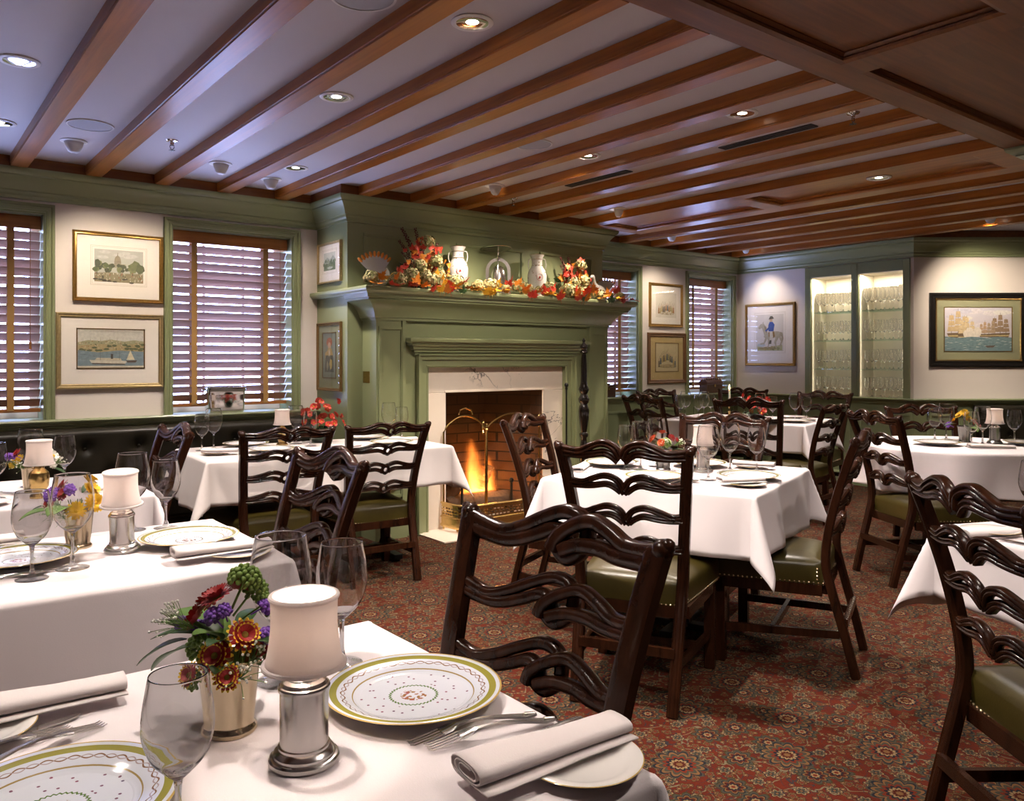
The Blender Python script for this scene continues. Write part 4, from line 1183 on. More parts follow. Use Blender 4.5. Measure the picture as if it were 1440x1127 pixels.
# ------------------------------------------------------------------ seating
chair('B', 1.045, 1.193, 187, 'dark dining chair with knotted ladder back at the end of the table nearest the camera')
chair('B', 1.178, 2.498, 180, 'knotted ladder-back chair at the end of the table with the yellow bouquet')
chair('B', 1.066, 3.88, 178, 'ladder-back chair in front of the tufted banquette, beside the table with daisies')
chair('C', 1.709, 4.12, 90, 'ladder-back chair before the long table, in front of the red orchid bowl', (1,1,.945))
chair('C', 2.300, 4.09, 86, 'ladder-back chair before the long table, nearest the mantelpiece', (1,1,.945))
chair('B', 2.774, 3.446, -64, 'ladder-back chair standing in front of the fire, its back to the flames')
chair('A', 2.165, 2.105, 29, 'ladder-back chair at the centre table turned with its back to the camera, green seat')
chair('A', 3.30, 1.795, 114, 'ladder-back chair seen edge-on at the near right side of the centre table')
chair('A', 3.72, 2.83, 194, 'ladder-back chair at the far side of the centre table')
chair('A', 4.63, 2.45, -30, 'ladder-back chair with olive seat left of the round table')
chair('A', 6.04, 2.83, 232, 'ladder-back chair behind the round table, against the green wainscot', (1,1,.97))
chair('A', 2.11, .885, -37, 'large dark ladder-back chair cut off by the right edge of the photo')
chair('A', 5.075, 3.648, 20, 'ladder-back chair in front of the lit taper candle', (1,1,1.02))
chair('A', 5.14, 4.77, -8, 'ladder-back chair left of the far table, below the dark wooden box')
chair('A', 6.25, 5.60, -95, 'ladder-back chair behind the far table, under the two stacked prints')
chair('A', 7.25, 5.27, 200, 'ladder-back chair behind the far table, under the corner window')
chair('A', 7.14, 4.25, 188, 'ladder-back chair behind the far table, in front of the glass cabinet')
chair('C', 6.02, 3.49, 100, 'glossy black-seated ladder-back chair at the near right of the far table', (1,1,.945))

T1 = 'the table nearest the camera'; T2 = 'the yellow bouquet table'; T3 = 'the daisy bouquet table'
T4 = 'the long mantel-side table'; T5 = 'the centre table'; T6 = 'the far taper candle table'; T8 = 'the round table'; T9 = 'the right-edge table'
table(.29, 1.115, .50, .385, 0, (.3,.24,.34,.34), 1, T1)
table(.40, 2.46, .48, .335, 0, (.3,.24,.40,.32), 2, T2)
table(.38, 3.86, .485, .365, 0, (.3,.24,.34,.3), 3, T3)
table(2.13, 4.70, .735, .375, -4, (.30,.28,.25,.2), 4, T4, 'linen2')
table(3.03, 2.56, .475, .475, 20, (.27,.25,.265,.25), 5, T5)
table(6.26, 4.50, .44, .62, 17, (.25,.25,.25,.2), 6, T6)
table(5.46, 2.32, .56, .56, 0, .27, 7, T8, rnd_=True)
table(2.98, .63, .45, .45, -22, (.24,.25,.25,.28), 8, T9)

# banquettes
def tufted(w, h, seed, px=.32, pz=.17):
    nx, nz = int(w/.02), int(h/.02); b = MB(); vs = []; btn = []
    k = 0
    rows = max(1, int(h/pz)); 
    for r_ in range(rows):
        z = h-.13-r_*pz; x = -w/2 + (px/2 if r_ % 2 == 0 else px)
        while x < w/2-.08: btn.append((x, z)); x += px
    for i in range(nx+1):
        for j in range(nz+1):
            x = -w/2+w*i/nx; z = h*j/nz; d = 0
            for bx, bz in btn:
                q = math.hypot(x-bx, z-bz)
                if q < .16: d += .030*math.exp(-(q/.035)**2)+.012*math.exp(-(q/.09)**2)
            e = min(1, min(z, h-z)/.04); y = -.055*math.sqrt(max(0,1-(1-e)**2))+d
            vs.append((x, min(0,y), z))
    fs = [(i*(nz+1)+j,(i+1)*(nz+1)+j,(i+1)*(nz+1)+j+1,i*(nz+1)+j+1) for i in range(nx) for j in range(nz)]
    b.add(vs, fs)
    b.box(-w/2,w/2,0,.05,0,h)
    return b, btn
def banquette(x, y, rz, w, label, zt):
    r = tag(empty('banquette', (x,y,0), rz), label, 'bench')
    b = MB(); b.box(-w/2,w/2,-.50,-.02,.012,.30); b.build('bench_frame', M['leatherdark'], r)
    b = MB(); b.box(-w/2,w/2,-.54,-.06,.30,.46); b.build('seat_cushion', M['leatherdark'], r, bevel=.03)
    b, btn = tufted(w, zt-.44, 1); bk = b.build('backrest', M['leatherdark'], r, angle=70); bk.location = (0,-.052,.44)
    for bx, bz in btn:
        c = MB(); c.ball((0,0,0), .011, 10, 5, 0, None, (1,.6,1)); o = c.build('tuft_button', M['leatherdark'], r); o.location = (bx, -.075, .44+bz)
banquette(-.03, YW-.032, 0, 5.25, 'long black tufted leather banquette below the left-hand windows', .857)
p = cam(5.25, 7.90-.033); banquette(p[0], p[1], math.atan2(RV.y, RV.x), 1.5, 'dark leather banquette below the large ship picture', .857)

# ------------------------------------------------------------------ tableware placement
def plate(x, y, l, rz=0): return PL.put((x,y,ZT_+.0007), rz, l, 'plate', 'painted dinner plates')
def bread(x, y, l): return BP.put((x,y,ZT_+.0007), 0, l, 'plate', 'gold-rimmed bread plates')
def glass(kind, x, y, l, s=1.0): return GL[kind].put((x,y,ZT_+.0007), 0, l, 'glass', 'wine glasses on the tables', s)
def lay(pr, end, tip, l, cat, grp, z=ZT_+.0005, tilt=None):
    return pr.put((end[0],end[1],z), math.atan2(tip[1]-end[1], tip[0]-end[0])-PI/2, l, cat, grp, None, tilt)
def napkin(k, a, b_, l, z=ZT_+.0015):
    return NP[k].put(((a[0]+b_[0])/2,(a[1]+b_[1])/2,z), math.atan2(b_[1]-a[1], b_[0]-a[0]), l, 'napkin', 'folded linen napkins')
def cup(x, y, l, metal='gilt'): return JC[metal].put((x,y,ZT_+.0007), 0, l, 'cup', 'julep cups holding flowers')
ZCUP = ZT_+.104
FR, LE, RI, BK = 232, 142, 322, 52

# nearest table
plate(.665, 1.105, 'painted dinner plate right of the silver candle lamp on '+T1)
plate(.160, 1.085, 'painted dinner plate cut off at the bottom left corner')
lamp('silver', .45, 1.033, 'large silver candle lamp with white shade on '+T1, .3, None, 2.0)
cup(.402, 1.182, 'gilt julep cup with red mums behind the front wine glass')
glass('small', .262, .945, 'wine glass in the bottom left, before the gilt julep cup', .87)
glass('big', .53, 1.313, 'large wine glass behind the white shade on '+T1)
glass('small', .645, 1.318, 'smaller wine glass right behind the white shade on '+T1)
lay(FK, (.782,.942), (.592,.978), 'silver fork beside the plate, farther of the crossed pair on '+T1, 'fork', 'silver forks', ZT_+.001)
lay(FK, (.792,.908), (.614,.945), 'silver fork nearer the napkin on '+T1, 'fork', 'silver forks', ZT_+.003)
lay(KN, (.826,.888), (.614,.886), 'silver knife beside the rolled napkin on '+T1, 'knife', 'silver knives')
bread(.735, .79, 'gold-rimmed bread plate under the large napkin on '+T1)
napkin(0, (.575,.828), (.83,.812), 'large rolled napkin on a bread plate at the front of '+T1, ZT_+.0155)
bread(.10, 1.385, 'gold-rimmed bread plate at the left edge of '+T1)
napkin(0, (.06,1.425), (.30,1.408), 'folded napkin at the left edge of '+T1, ZT_+.0155)
lay(KN, (.03,1.322), (.228,1.366), 'silver knife below the napkin at the left edge of '+T1, 'knife', 'silver knives')
lay(FK, (.02,1.275), (.213,1.332), 'silver fork above the corner plate, left one of the pair', 'fork', 'silver forks')
lay(FK, (.065,1.245), (.255,1.312), 'silver fork above the corner plate, right one of the pair', 'fork', 'silver forks')
bouquet(.402, 1.182, ZCUP, 'small bouquet of red mums, purple statice and green buds on '+T1, [
 ('mumred',LE-2,.95,.060,1.1),('mumred',LE-28,.75,.078,1.2),('mumred',FR-70,.35,.090,1.2),('mumred',BK-10,.45,.095,1.1),('mumred',RI+10,1.5,.075,1.1),('mumbi',FR-5,.95,.022,1.25),('mumbi',FR+42,.85,.045,1.25),('mumbi',FR+15,1.4,.0,.95),('mumbi',FR-38,1.25,-.004,.9),
 ('mumbi',RI-5,1.35,.055,.9),('mumred',FR+75,.95,.02,1.0),('statice',FR-40,.55,.070,.95),('statice',FR-5,.45,.078,.8),('statice',RI+8,.95,.075,.85),('statice',RI-15,1.15,.040,.9),('statice',LE-4,1.5,.052,.75),('statice',LE-22,1.2,.04,.8),
 ('sedum',RI+40,.40,.112,1.35),('sedum',RI+55,.75,.092,1.2),('sedum',LE-35,1.45,.004,1.2),('sedum',RI+25,.9,.075,1.0),('sedum',FR-40,1.1,-.012,.8),('breath',LE+15,1.0,.05),('breath',LE+5,1.2,.045),('breath',FR+55,.8,.0),('breath',FR+30,1.1,-.01),('breath',FR+80,1.2,.02),('breath',RI+10,1.1,.06),
 ('leafm',LE-30,.45,.030,1.6),('leafm',LE-48,.55,.02,1.4),('leafm',FR-25,.3,.035,1.0),('leafd',LE-8,.9,.035,1.1),('leafd',LE-20,1.35,.012,1.25),('leafd',LE,1.3,.03,1.1),('leafd',RI+30,.8,.08),('leafd',RI,.9,.02),('leafm',FR+5,.6,.005,.9),('leafm',FR+70,.9,.0,.9),('leafd',BK,.6,.03),('leafd',RI+20,1.0,.085,.9),('leafd',FR,.4,.03,1),('leafd',RI-30,.6,.03,1)], spread=.050)

# second table
plate(.715, 2.465, 'painted dinner plate at the right end of '+T2)
plate(.285, 2.49, 'painted dinner plate behind the two large glasses on '+T2)
lamp('silver', .535, 2.474, 'silver candle lamp with tilted shade on '+T2, .45, (rad(3),rad(-4)))
cup(.445, 2.605, 'gilt julep cup with yellow mums on '+T2)
glass('small', .291, 2.299, 'wine glass at the front left of '+T2)
glass('big', .389, 2.352, 'large wine glass before the yellow bouquet on '+T2)
glass('small', .720, 2.735, 'wine glass behind the plate at the far edge of '+T2)
glass('big', .626, 2.76, 'large wine glass behind the tilted shade on '+T2)
bread(.775, 2.222, 'gold-rimmed bread plate under the rolled napkin on '+T2)
napkin(0, (.615,2.245), (.86,2.235), 'rolled napkin at the near right corner of '+T2, ZT_+.0155)
bread(.20, 2.73, 'gold-rimmed bread plate at the far left of '+T2)
napkin(1, (.12,2.735), (.32,2.735), 'folded napkin at the far left of '+T2, ZT_+.0155)
lay(SP, (.14,2.322), (.305,2.330), 'silver spoon in front of the left plate on '+T2, 'spoon', 'silver spoons')
lay(KN, (.14,2.345), (.345,2.350), 'silver knife in front of the left plate on '+T2, 'knife', 'silver knives')
lay(FK, (.80,2.30), (.61,2.315), 'silver fork between the plate and rolled napkin on '+T2, 'fork', 'silver forks')
bouquet(.445, 2.605, ZCUP, 'bouquet of yellow, red and purple blooms in a julep cup on '+T2, [
 ('mumyellow',RI+50,.6,.085),('mumyellow',RI,.7,.062,1.1),('mumyellow',FR+25,1.3,.012,1.25),('mumyellow',FR+60,1.4,.03,1.2),('mumred',LE+30,.7,.075),('mumred',FR-25,.8,.055,1.1),('statice',FR,.75,.070,1.2),
 ('statice',LE,1.3,.055,1.2),('statice',FR-50,1.2,.05,1.1),('breath',LE-20,1.2,.0),('breath',FR-20,1.2,.0),('breath',FR+5,1.5,-.01),('mumbi',RI-20,1.3,.03),('leafd',BK,.5,.05),('leafd',LE,1.0,.02),('leafm',FR,.8,.02),('leafm',FR-60,1.0,.01),('mumred',FR-45,1.3,.03,.8)])

# third table
lamp('brass', .486, 3.645, 'brass candle lamp with white shade on '+T3, .2)
cup(.482, 3.79, 'julep cup with white daisies behind the brass lamp', 'gilt')
glass('small', .345, 3.72, 'wine glass at the left edge of '+T3)
glass('big', .50, 3.985, 'large wine glass behind the shade on '+T3)
glass('small', .615, 3.90, 'wine glass right of the daisies on '+T3)
napkin(1, (.66,3.66), (.835,3.70), 'folded napkin at the right end of '+T3)
lay(FK, (.22,3.83), (.42,3.82), 'silver fork at the left of '+T3, 'fork', 'silver forks')
bread(.30, 3.56, 'gold-rimmed bread plate at the near left of '+T3)
bouquet(.482, 3.79, ZCUP, 'bouquet of white daisies, yellow mums and purple statice on '+T3, [
 ('daisy',RI,1.5,.045,1.1),('daisy',RI+20,1.1,.06),('daisy',RI-12,1.7,.015,.8),('mumyellow',LE-15,1.6,.01,1.05),('mumyellow',LE,.9,.03),('mumyellow',RI+40,.8,.06,.8),('statice',LE+5,1.6,.045,1.1),('statice',LE+25,1.1,.05),('statice',RI-10,1.0,.04,1.3),('mumred',LE+40,.9,.06),('mumred',BK,.4,.07),('breath',RI-5,1.6,.01),('breath',FR,1.0,.0),('leafd',LE,.9,.02),('leafd',RI,1.2,.0),('breath',LE-10,1.2,.0)])

# long table by the mantel
plate(1.79, 4.99, 'dinner plate at the far side of '+T4+', left of the orchid bowl')
plate(1.80, 4.60, 'dinner plate behind the left ladder-back chair on '+T4)
plate(2.60, 4.93, 'dinner plate at the far side of '+T4+', right of the orchid bowl')
plate(2.56, 4.53, 'dinner plate behind the right ladder-back chair on '+T4)
glass('small', 1.50, 4.92, 'wine glass at the left end of '+T4)
glass('big', 1.585, 4.97, 'large wine glass at the left end of '+T4)
glass('big', 2.10, 4.95, 'large wine glass before the orchid bowl on '+T4)
glass('small', 2.12, 4.77, 'wine glass before the red orchids on '+T4)
glass('big', 2.745, 4.89, 'large wine glass at the mantel end of '+T4)
glass('small', 2.795, 4.80, 'smaller wine glass at the mantel end of '+T4)
lamp('brass', 2.00, 4.93, 'brass candle lamp with pleated shade on '+T4, .5)
bread(1.50, 4.66, 'bread plate under the napkin at the left end of '+T4)
napkin(1, (1.44,4.70), (1.60,4.60), 'folded napkin at the left end of '+T4, ZT_+.0155)
napkin(1, (2.15,4.50), (2.33,4.54), 'folded napkin in the middle of '+T4)
napkin(1, (2.66,4.72), (2.82,4.68), 'folded napkin at the mantel end of '+T4)
lay(FK, (1.62,4.50), (1.64,4.70), 'silver fork left of the near plate on '+T4, 'fork', 'silver forks')
ob = tag(lathe_obj('flower_bowl', [(0,.002),(.045,0),(.06,.01),(.075,.04),(.08,.07),(.078,.10),(.074,.10),(.075,.07),(.07,.04),(.055,.014),(0,.012)], M['glassdark']), 'dark green glass bowl holding coral orchids on '+T4, 'bowl'); ob.location = (2.27,4.95,ZT_+.0007)
rr = random.Random(5); spec = []
for i in range(34):
    spec.append(('orchid', rr.uniform(0,360), rr.uniform(.1,1)**.6*2.6, rr.uniform(.02,.17)*(1.0), rr.uniform(.85,1.15)))
for i in range(5): spec.append(('orchid', RI+rr.uniform(-20,20), 2.4+.35*i, .06-.03*i, .9))
for a in (LE, FR, RI, BK, 0, 90): spec.append(('leafd', a, 1.2, .03, 1.3))
for a in (20, 140, 250): spec.append(('leafm', a, .9, .05, 1.2))
bouquet(2.27, 4.95, ZT_+.10, 'large spray of coral red orchids on '+T4, spec, spread=.052)

# centre table
plate(2.935, 2.93, 'dinner plate at the far left of '+T5)
plate(2.74, 2.465, 'dinner plate behind the chair back on '+T5)
plate(3.09, 2.215, 'dinner plate at the near right corner of '+T5)
plate(3.27, 2.64, 'dinner plate behind the candle lamp on '+T5)
glass('small', 2.90, 2.79, 'wine glass left of centre on '+T5)
glass('big', 2.94, 2.735, 'large wine glass left of centre on '+T5, .97)
glass('big', 3.10, 2.775, 'large wine glass behind the orange bouquet on '+T5)
glass('big', 2.93, 2.315, 'large wine glass before the candle lamp on '+T5)
glass('big', 3.255, 2.44, 'large wine glass right of the candle lamp on '+T5, .96)
glass('small', 3.335, 2.345, 'wine glass at the right of '+T5)
lamp('silver', 3.125, 2.50, 'silver candle lamp with white shade on '+T5, .2)
cup(3.015, 2.655, 'pewter julep cup with orange mums on '+T5, 'pewter')
napkin(0, (2.63,2.86), (2.83,3.00), 'rolled napkin at the left corner of '+T5)
bread(2.915, 2.10, 'bread plate under the napkin at the near edge of '+T5)
napkin(1, (2.84,2.175), (3.01,2.095), 'folded napkin on a bread plate at the near edge of '+T5, ZT_+.0155)
bread(3.42, 2.44, 'bread plate at the right side of '+T5)
napkin(1, (3.38,2.49), (3.45,2.345), 'rolled napkin on a bread plate at the right side of '+T5, ZT_+.0155)
lay(SP, (2.67,2.36), (2.83,2.30), 'silver spoon at the near edge of '+T5, 'spoon', 'silver spoons')
bouquet(3.015, 2.655, ZCUP, 'orange and red bouquet in a pewter cup on '+T5, [
 ('mumorange',BK,.2,.075,1.2),('mumorange',LE,.9,.045,1.2),('mumorange',FR-20,.9,.035,1.15),('mumorange',BK+60,.8,.05),('mumred',RI,1.1,.04,1.1),('mumred',RI+30,.9,.05),('mumred',FR+20,1.2,-.02,1.1),('mumorange',FR+50,1.3,-.02,1.1),('breath',FR,.8,.02),('breath',RI-20,1.0,.02),('sedum',FR+10,.7,.035),('leafm',LE-10,1.2,-.02),('leafm',LE-30,1.2,-.02),('leafd',RI,1.0,.0),('leafd',FR,.9,.0)])

# far table
plate(6.58, 4.24, 'dinner plate at the right far corner of '+T6)
plate(6.20, 3.98, 'dinner plate at the near corner of '+T6)
plate(6.42, 4.62, 'dinner plate behind the red flowers on '+T6)
glass('small', 5.77, 4.88, 'wine glass at the left end of '+T6+', first in row')
glass('big', 5.91, 4.93, 'wine glass at the left end of '+T6+', second of the row')
glass('small', 5.86, 4.74, 'low wine glass at the left end of '+T6+', third in row')
glass('big', 6.00, 4.79, 'wine glass at the left end of '+T6+', fourth of the row')
glass('small', 6.19, 4.86, 'wine glass just left of the taper candle')
glass('big', 6.13, 4.27, 'large wine glass before the red flowers on '+T6)
glass('small', 6.21, 4.20, 'wine glass right of the red flowers on '+T6)
glass('big', 6.40, 4.10, 'large wine glass at the right end of '+T6)
glass('small', 6.42, 4.00, 'small wine glass at the right end of '+T6)
bread(5.93, 4.03, 'bread plate at the near edge of '+T6)
napkin(1, (6.38,3.925), (6.55,4.02), 'folded napkin at the right end of '+T6)
cs = tag(empty('candlestick', (6.26,4.70,ZT_+.0007)), 'brass candlestick with a lit white taper on '+T6, 'candle')
b = MB(); b.lathe([(0,0),(.045,0),(.046,.006),(.03,.012),(.012,.02),(.009,.05),(.014,.06),(.009,.07),(.009,.10),(.016,.108),(.017,.125),(.012,.13),(.012,.112),(0,.112)], 24); b.build('holder', M['brass'], cs, angle=50)
b = MB(); b.lathe([(0,.113),(.0105,.113),(.010,.25),(.006,.254),(0,.252)], 16); cd = b.build('taper', M['candlewax'], cs)
b = MB(); b.lathe([(0,.258),(.006,.265),(.0085,.275),(.005,.295),(0,.312)], 12); b.build('flame', M['flamewax'], cd)
fbw = tag(lathe_obj('flower_bowl', [(0,.002),(.04,0),(.055,.01),(.07,.05),(.066,.05),(.05,.014),(0,.012)], M['glassdark']), 'low dark bowl holding red flowers on '+T6, 'bowl'); fbw.location = (6.32,4.46,ZT_+.0007)
spec = [('orchid', rr.uniform(0,360), rr.uniform(.1,1)**.6*2.4, rr.uniform(.0,.17), rr.uniform(1,1.3)) for i in range(26)]+[('leafd',a,1.0,.01,1.2) for a in (0,90,180,270)]
bouquet(6.32, 4.46, ZT_+.05, 'red and orange flowers beside the taper candle on '+T6, spec, spread=.055)

# round table
plate(5.28, 2.37, 'dinner plate at the left side of '+T8)
plate(5.72, 2.01, 'dinner plate at the right side of '+T8)
glass('small', 5.60, 2.53, 'wine glass at the far left of '+T8)
glass('big', 5.68, 2.49, 'large wine glass at the far left of '+T8)
glass('small', 5.34, 2.19, 'wine glass before the bouquet on '+T8)
glass('big', 5.50, 2.19, 'large wine glass before the bouquet on '+T8)
glass('small', 5.78, 2.11, 'wine glass right of the lamp on '+T8)
lamp('pewter', 5.66, 2.18, 'dark candle lamp with pleated shade on '+T8, .4)
cup(5.59, 2.335, 'pewter julep cup with yellow flowers on '+T8, 'pewter')
napkin(0, (5.26,2.16), (5.42,1.99), 'folded napkin at the near edge of '+T8)
napkin(1, (5.20,2.585), (5.32,2.66), 'folded napkin at the far left of '+T8)
bouquet(5.59, 2.335, ZCUP, 'yellow and pink bouquet beside the lamp on '+T8, [
 ('mumyellow',LE,.6,.07,1.2),('mumyellow',LE+60,.8,.09,1.2),('mumyellow',BK,.6,.08,1.1),('mumyellow',FR,.7,.05,1.1),('mumyellow',LE-30,1.0,.04),('pinkbloom',RI-30,1.2,.01,1.3),('pinkbloom',RI-10,1.4,.0,1.2),('mumorange',RI,1.0,.03),('statice',LE-15,1.7,.01,1.3),('leafd',LE,1,.02),('leafd',RI,1,.0),('leafm',FR,1,.0),('breath',FR,.9,.02)])

# table at the right edge
plate(2.80, .80, 'dinner plate on '+T9+', seen through the chair back')
napkin(0, (2.62,1.08), (2.80,.995), 'folded napkin at the far edge of '+T9)
bread(2.72, 1.06, 'bread plate at the left edge of '+T9)
glass('small', 2.90, 1.00, 'wine glass at the right edge of the photo on '+T9)
lay(KN, (2.60,.80), (2.64,.99), 'silver knife on '+T9, 'knife', 'silver knives')

# glasses in the lit niche
SH = ['top','second','third','bottom']
for bi, (y0, y1) in enumerate(BAY):
    for si, z in enumerate((1.81,1.505,1.20,ZB0+.006)):
        for rw in range(2):
            big = (bi == 0 and si == 0)
            for k in range(5):
                y = y1-.045-(y1-y0-.09)*k/4; x = XR+.075+.105*rw
                GL['cabbig' if big else 'cab'].put((x, y, z+.0005), 0, 'stemmed glass, %s cabinet bay, %s shelf, %s row, %s from the left' % (['right','left'][bi], SH[si], ['front','back'][rw], ORD[k]), 'glass', 'stemmed glasses in the lit cabinet', rnd.uniform(.97,1.02))
# ------------------------------------------------------------------ mantel ornaments
ZM = 1.8125
def maple(L, seed):
    rr = random.Random(seed); b = MB()
    half = [(0,-.12),(.10,-.06),(.30,-.16),(.26,-.02),(.52,.06),(.38,.16),(.60,.40),(.36,.38),(.30,.46),(.16,.40),(.22,.68),(.10,.64),(0,1.0)]
    pts = half+[(-x,y) for x,y in half[-2:0:-1]]
    z = lambda x,y: L*(.22*abs(x)-.25*y*y+.05*math.sin(9*x+seed))
    vs = [(0,L*.2,z(0,.2))]+[(x*L, y*L, z(x,y)) for x,y in pts]; n = len(pts)
    b.add(vs, [(0,1+i,1+(i+1)%n) for i in range(n)]); b.tube([(0,-.1*L,z(0,-.1)),(0,-.5*L,-.05*L)], .0012, 4)
    return b
def hydrangea(r, seed):
    rr = random.Random(seed); b = MB(); n = 150
    for i in range(n):
        zz = 1-1.6*(i+.5)/n; a = i*2.39996+rr.uniform(-.2,.2); q = math.sqrt(max(0,1-zz*zz)); s_ = rr.uniform(.78,1.12)
        c = Vector((r*q*math.cos(a)*s_, r*q*math.sin(a)*s_, r*zz*s_*.9)); nrm_ = (c.normalized()+Vector((rr.uniform(-.4,.4),rr.uniform(-.4,.4),rr.uniform(-.4,.4)))).normalized()
        m = Matrix.Translation(c) @ nrm_.to_track_quat('Z','Y').to_matrix().to_4x4() @ RZ(rr.uniform(0,1.57)); p = r*rr.uniform(.17,.24); mt = rr.choice((0,0,1,1,2))
        for k in range(4):
            b.add([(0,0,0),(p*.55,-p*.48,p*.25),(p,0,p*.1),(p*.55,p*.48,p*.25)], [(0,1,2,3)], mt, m @ RZ(k*PI/2))
    b.ball((0,0,0), r*.6, 10, 7, 2)
    return b
def berry_spike(L, seed):
    rr = random.Random(seed); b = MB(); b.tube([(0,0,0),(.01,0,L*.5),(0,.005,L)], .0022, 5)
    n = int(L/.0045)
    for i in range(n):
        f = i/n; a = i*2.4; q = .014*(1-.55*f)
        if f < .25: continue
        b.ball((q*math.cos(a)+.01*math.sin(PI*f), q*math.sin(a), L*f), .0062*(1.1-.4*f), 6, 4)
    return b
HY = {}
def hyd(kind, r, seed):
    return hydrangea(r, seed).build('hydrangea_head', [M['hydcream'], M['hydgreen'], M['hydbrown']] if kind == 'c' else [M['hydgreen'], M['hydcream'], M['hydbrown']], None, angle=180)
SRC.update({'hc': lambda: hyd('c',.058,1), 'hg': lambda: hyd('g',.055,2), 'lo': lambda: maple(.085,1).build('maple_leaf',M['mapleo'],None,angle=180), 'ly': lambda: maple(.09,2).build('maple_leaf',M['mapley'],None,angle=180),
  'lr': lambda: maple(.085,3).build('maple_leaf',M['mapler'],None,angle=180), 'lg': lambda: maple(.08,4).build('maple_leaf',M['leafdark'],None,angle=180), 'bs': lambda: berry_spike(.24,1).build('berry_spike',M['berry'],None,angle=180)})
def put(parent, key, x, y, z, rot=(0,0,0), s=1.0):
    o = part_src(key, SRC[key]); o.parent = parent; o.location = (x,y,z); o.rotation_euler = rot; o.scale = (s,)*3; return o
rr = random.Random(21)
gl = tag(empty('leaf_garland', (3.94, 5.02, ZM)), 'autumn garland of maple leaves and hydrangeas along the mantel shelf', 'garland')
x = -1.26; i = 0
while x < 1.27:
    if not any(abs(x-q) < .03 for q in ()):
        put(gl, rr.choice(['hc','hg','hg','hc']), x, rr.uniform(-.03,.035), .052+rr.uniform(-.006,.02), (rr.uniform(-.5,.5),rr.uniform(-.5,.5),rr.uniform(0,6)), rr.choice((.6,.7,.85,1.0,1.12)))
    x += rr.uniform(.075,.16)
for i in range(64):
    x = -1.24+2.5*i/63+rr.uniform(-.03,.03); f = (x+1.25)/2.5
    k = rr.choice(['lr','lo','lr','lo','ly'] if f > .45 else ['lo','ly','ly','lr','lo'])
    out = rr.uniform(0,1) < .5
    put(gl, k, x, -.058 if out else rr.uniform(-.065,-.03), .012 if out else rr.uniform(.02,.075), (rad(70 if not out else 25)+rr.uniform(-.4,.4), rr.uniform(-.4,.4), PI+rr.uniform(-.7,.7)), rr.uniform(.8,1.1))
for x, k in ((-.80,'lr'),(-.74,'ly'),(-.70,'lo'),(-.66,'lr'),(-.55,'lg'),(-.30,'ly'),(-.27,'ly'),(-.33,'ly'),(.10,'lr'),(.13,'lr'),(.42,'lr'),(.62,'lr'),(.66,'lr'),(.70,'lo'),(.68,'lg'),(1.0,'lg'),(1.15,'lr')):
    put(gl, k, x, -.088, -.014, (rad(68)+rr.uniform(-.2,.2), rr.uniform(-.3,.3), PI+rr.uniform(-.5,.5)), rr.uniform(.85,1.05))
def arrangement(x, y, label, leafset, s):
    r = tag(empty('dried_flower_arrangement', (x,y,ZM)), label, 'flowers', 'dried flower arrangements on the mantel')
    b = MB(); b.lathe([(0,.001),(.05,.001),(.065,.02),(.07,.10),(.062,.10),(.055,.02),(0,.015)], 20); b.build('pot', M['ebony'], r)
    for dx, dz, sc, k in ((-.05,.17,1.0,'hg'),(.07,.20,.9,'hc'),(.11,.11,.85,'hc'),(.01,.34,.85,'hc'),(-.13,.09,1.1,'hg'),(-.02,.11,.9,'hc')):
        put(r, k, dx*s, -.105+rr.uniform(-.02,.02), dz*s, (rr.uniform(-.3,.5),rr.uniform(-.4,.4),rr.uniform(0,6)), sc)
    for i in range(78):
        a = rr.uniform(-1.45,1.45); q = rr.uniform(.06,.33)*s
        put(r, rr.choice(leafset), q*math.sin(a)*.62, -.085+rr.uniform(-.03,.05), .09+q*math.cos(a)*.85, (rr.uniform(1.1,2.0), rr.uniform(-2.5,2.5), rr.uniform(-.7,.7)), rr.uniform(.42,.74))
    for a, q in ((-.55,.30),(-.42,.34),(-.12,.32),(.05,.26),(.42,.28),(.55,.20),(-.75,.22)):
        put(r, 'bs', .05*math.sin(a), -.02, (.16 if q > .3 else .12)*s, (rr.uniform(-.1,.15), a, rr.uniform(0,6) if abs(a) < .1 else 0), q/.27*s)
    for a in (-1.1,-.8,1.0): put(r, 'lg', .16*math.sin(a), -.0, .16, (1.0,0,PI+a), .9)
arrangement(3.19, 5.215, 'tall dried arrangement of red leaves and hydrangeas, left of the vases', ['lr','lo','lr'], 1.08)
arrangement(4.72, 5.215, 'lower red dried arrangement at the right end of the mantel', ['lr','lr','lo'], .86)
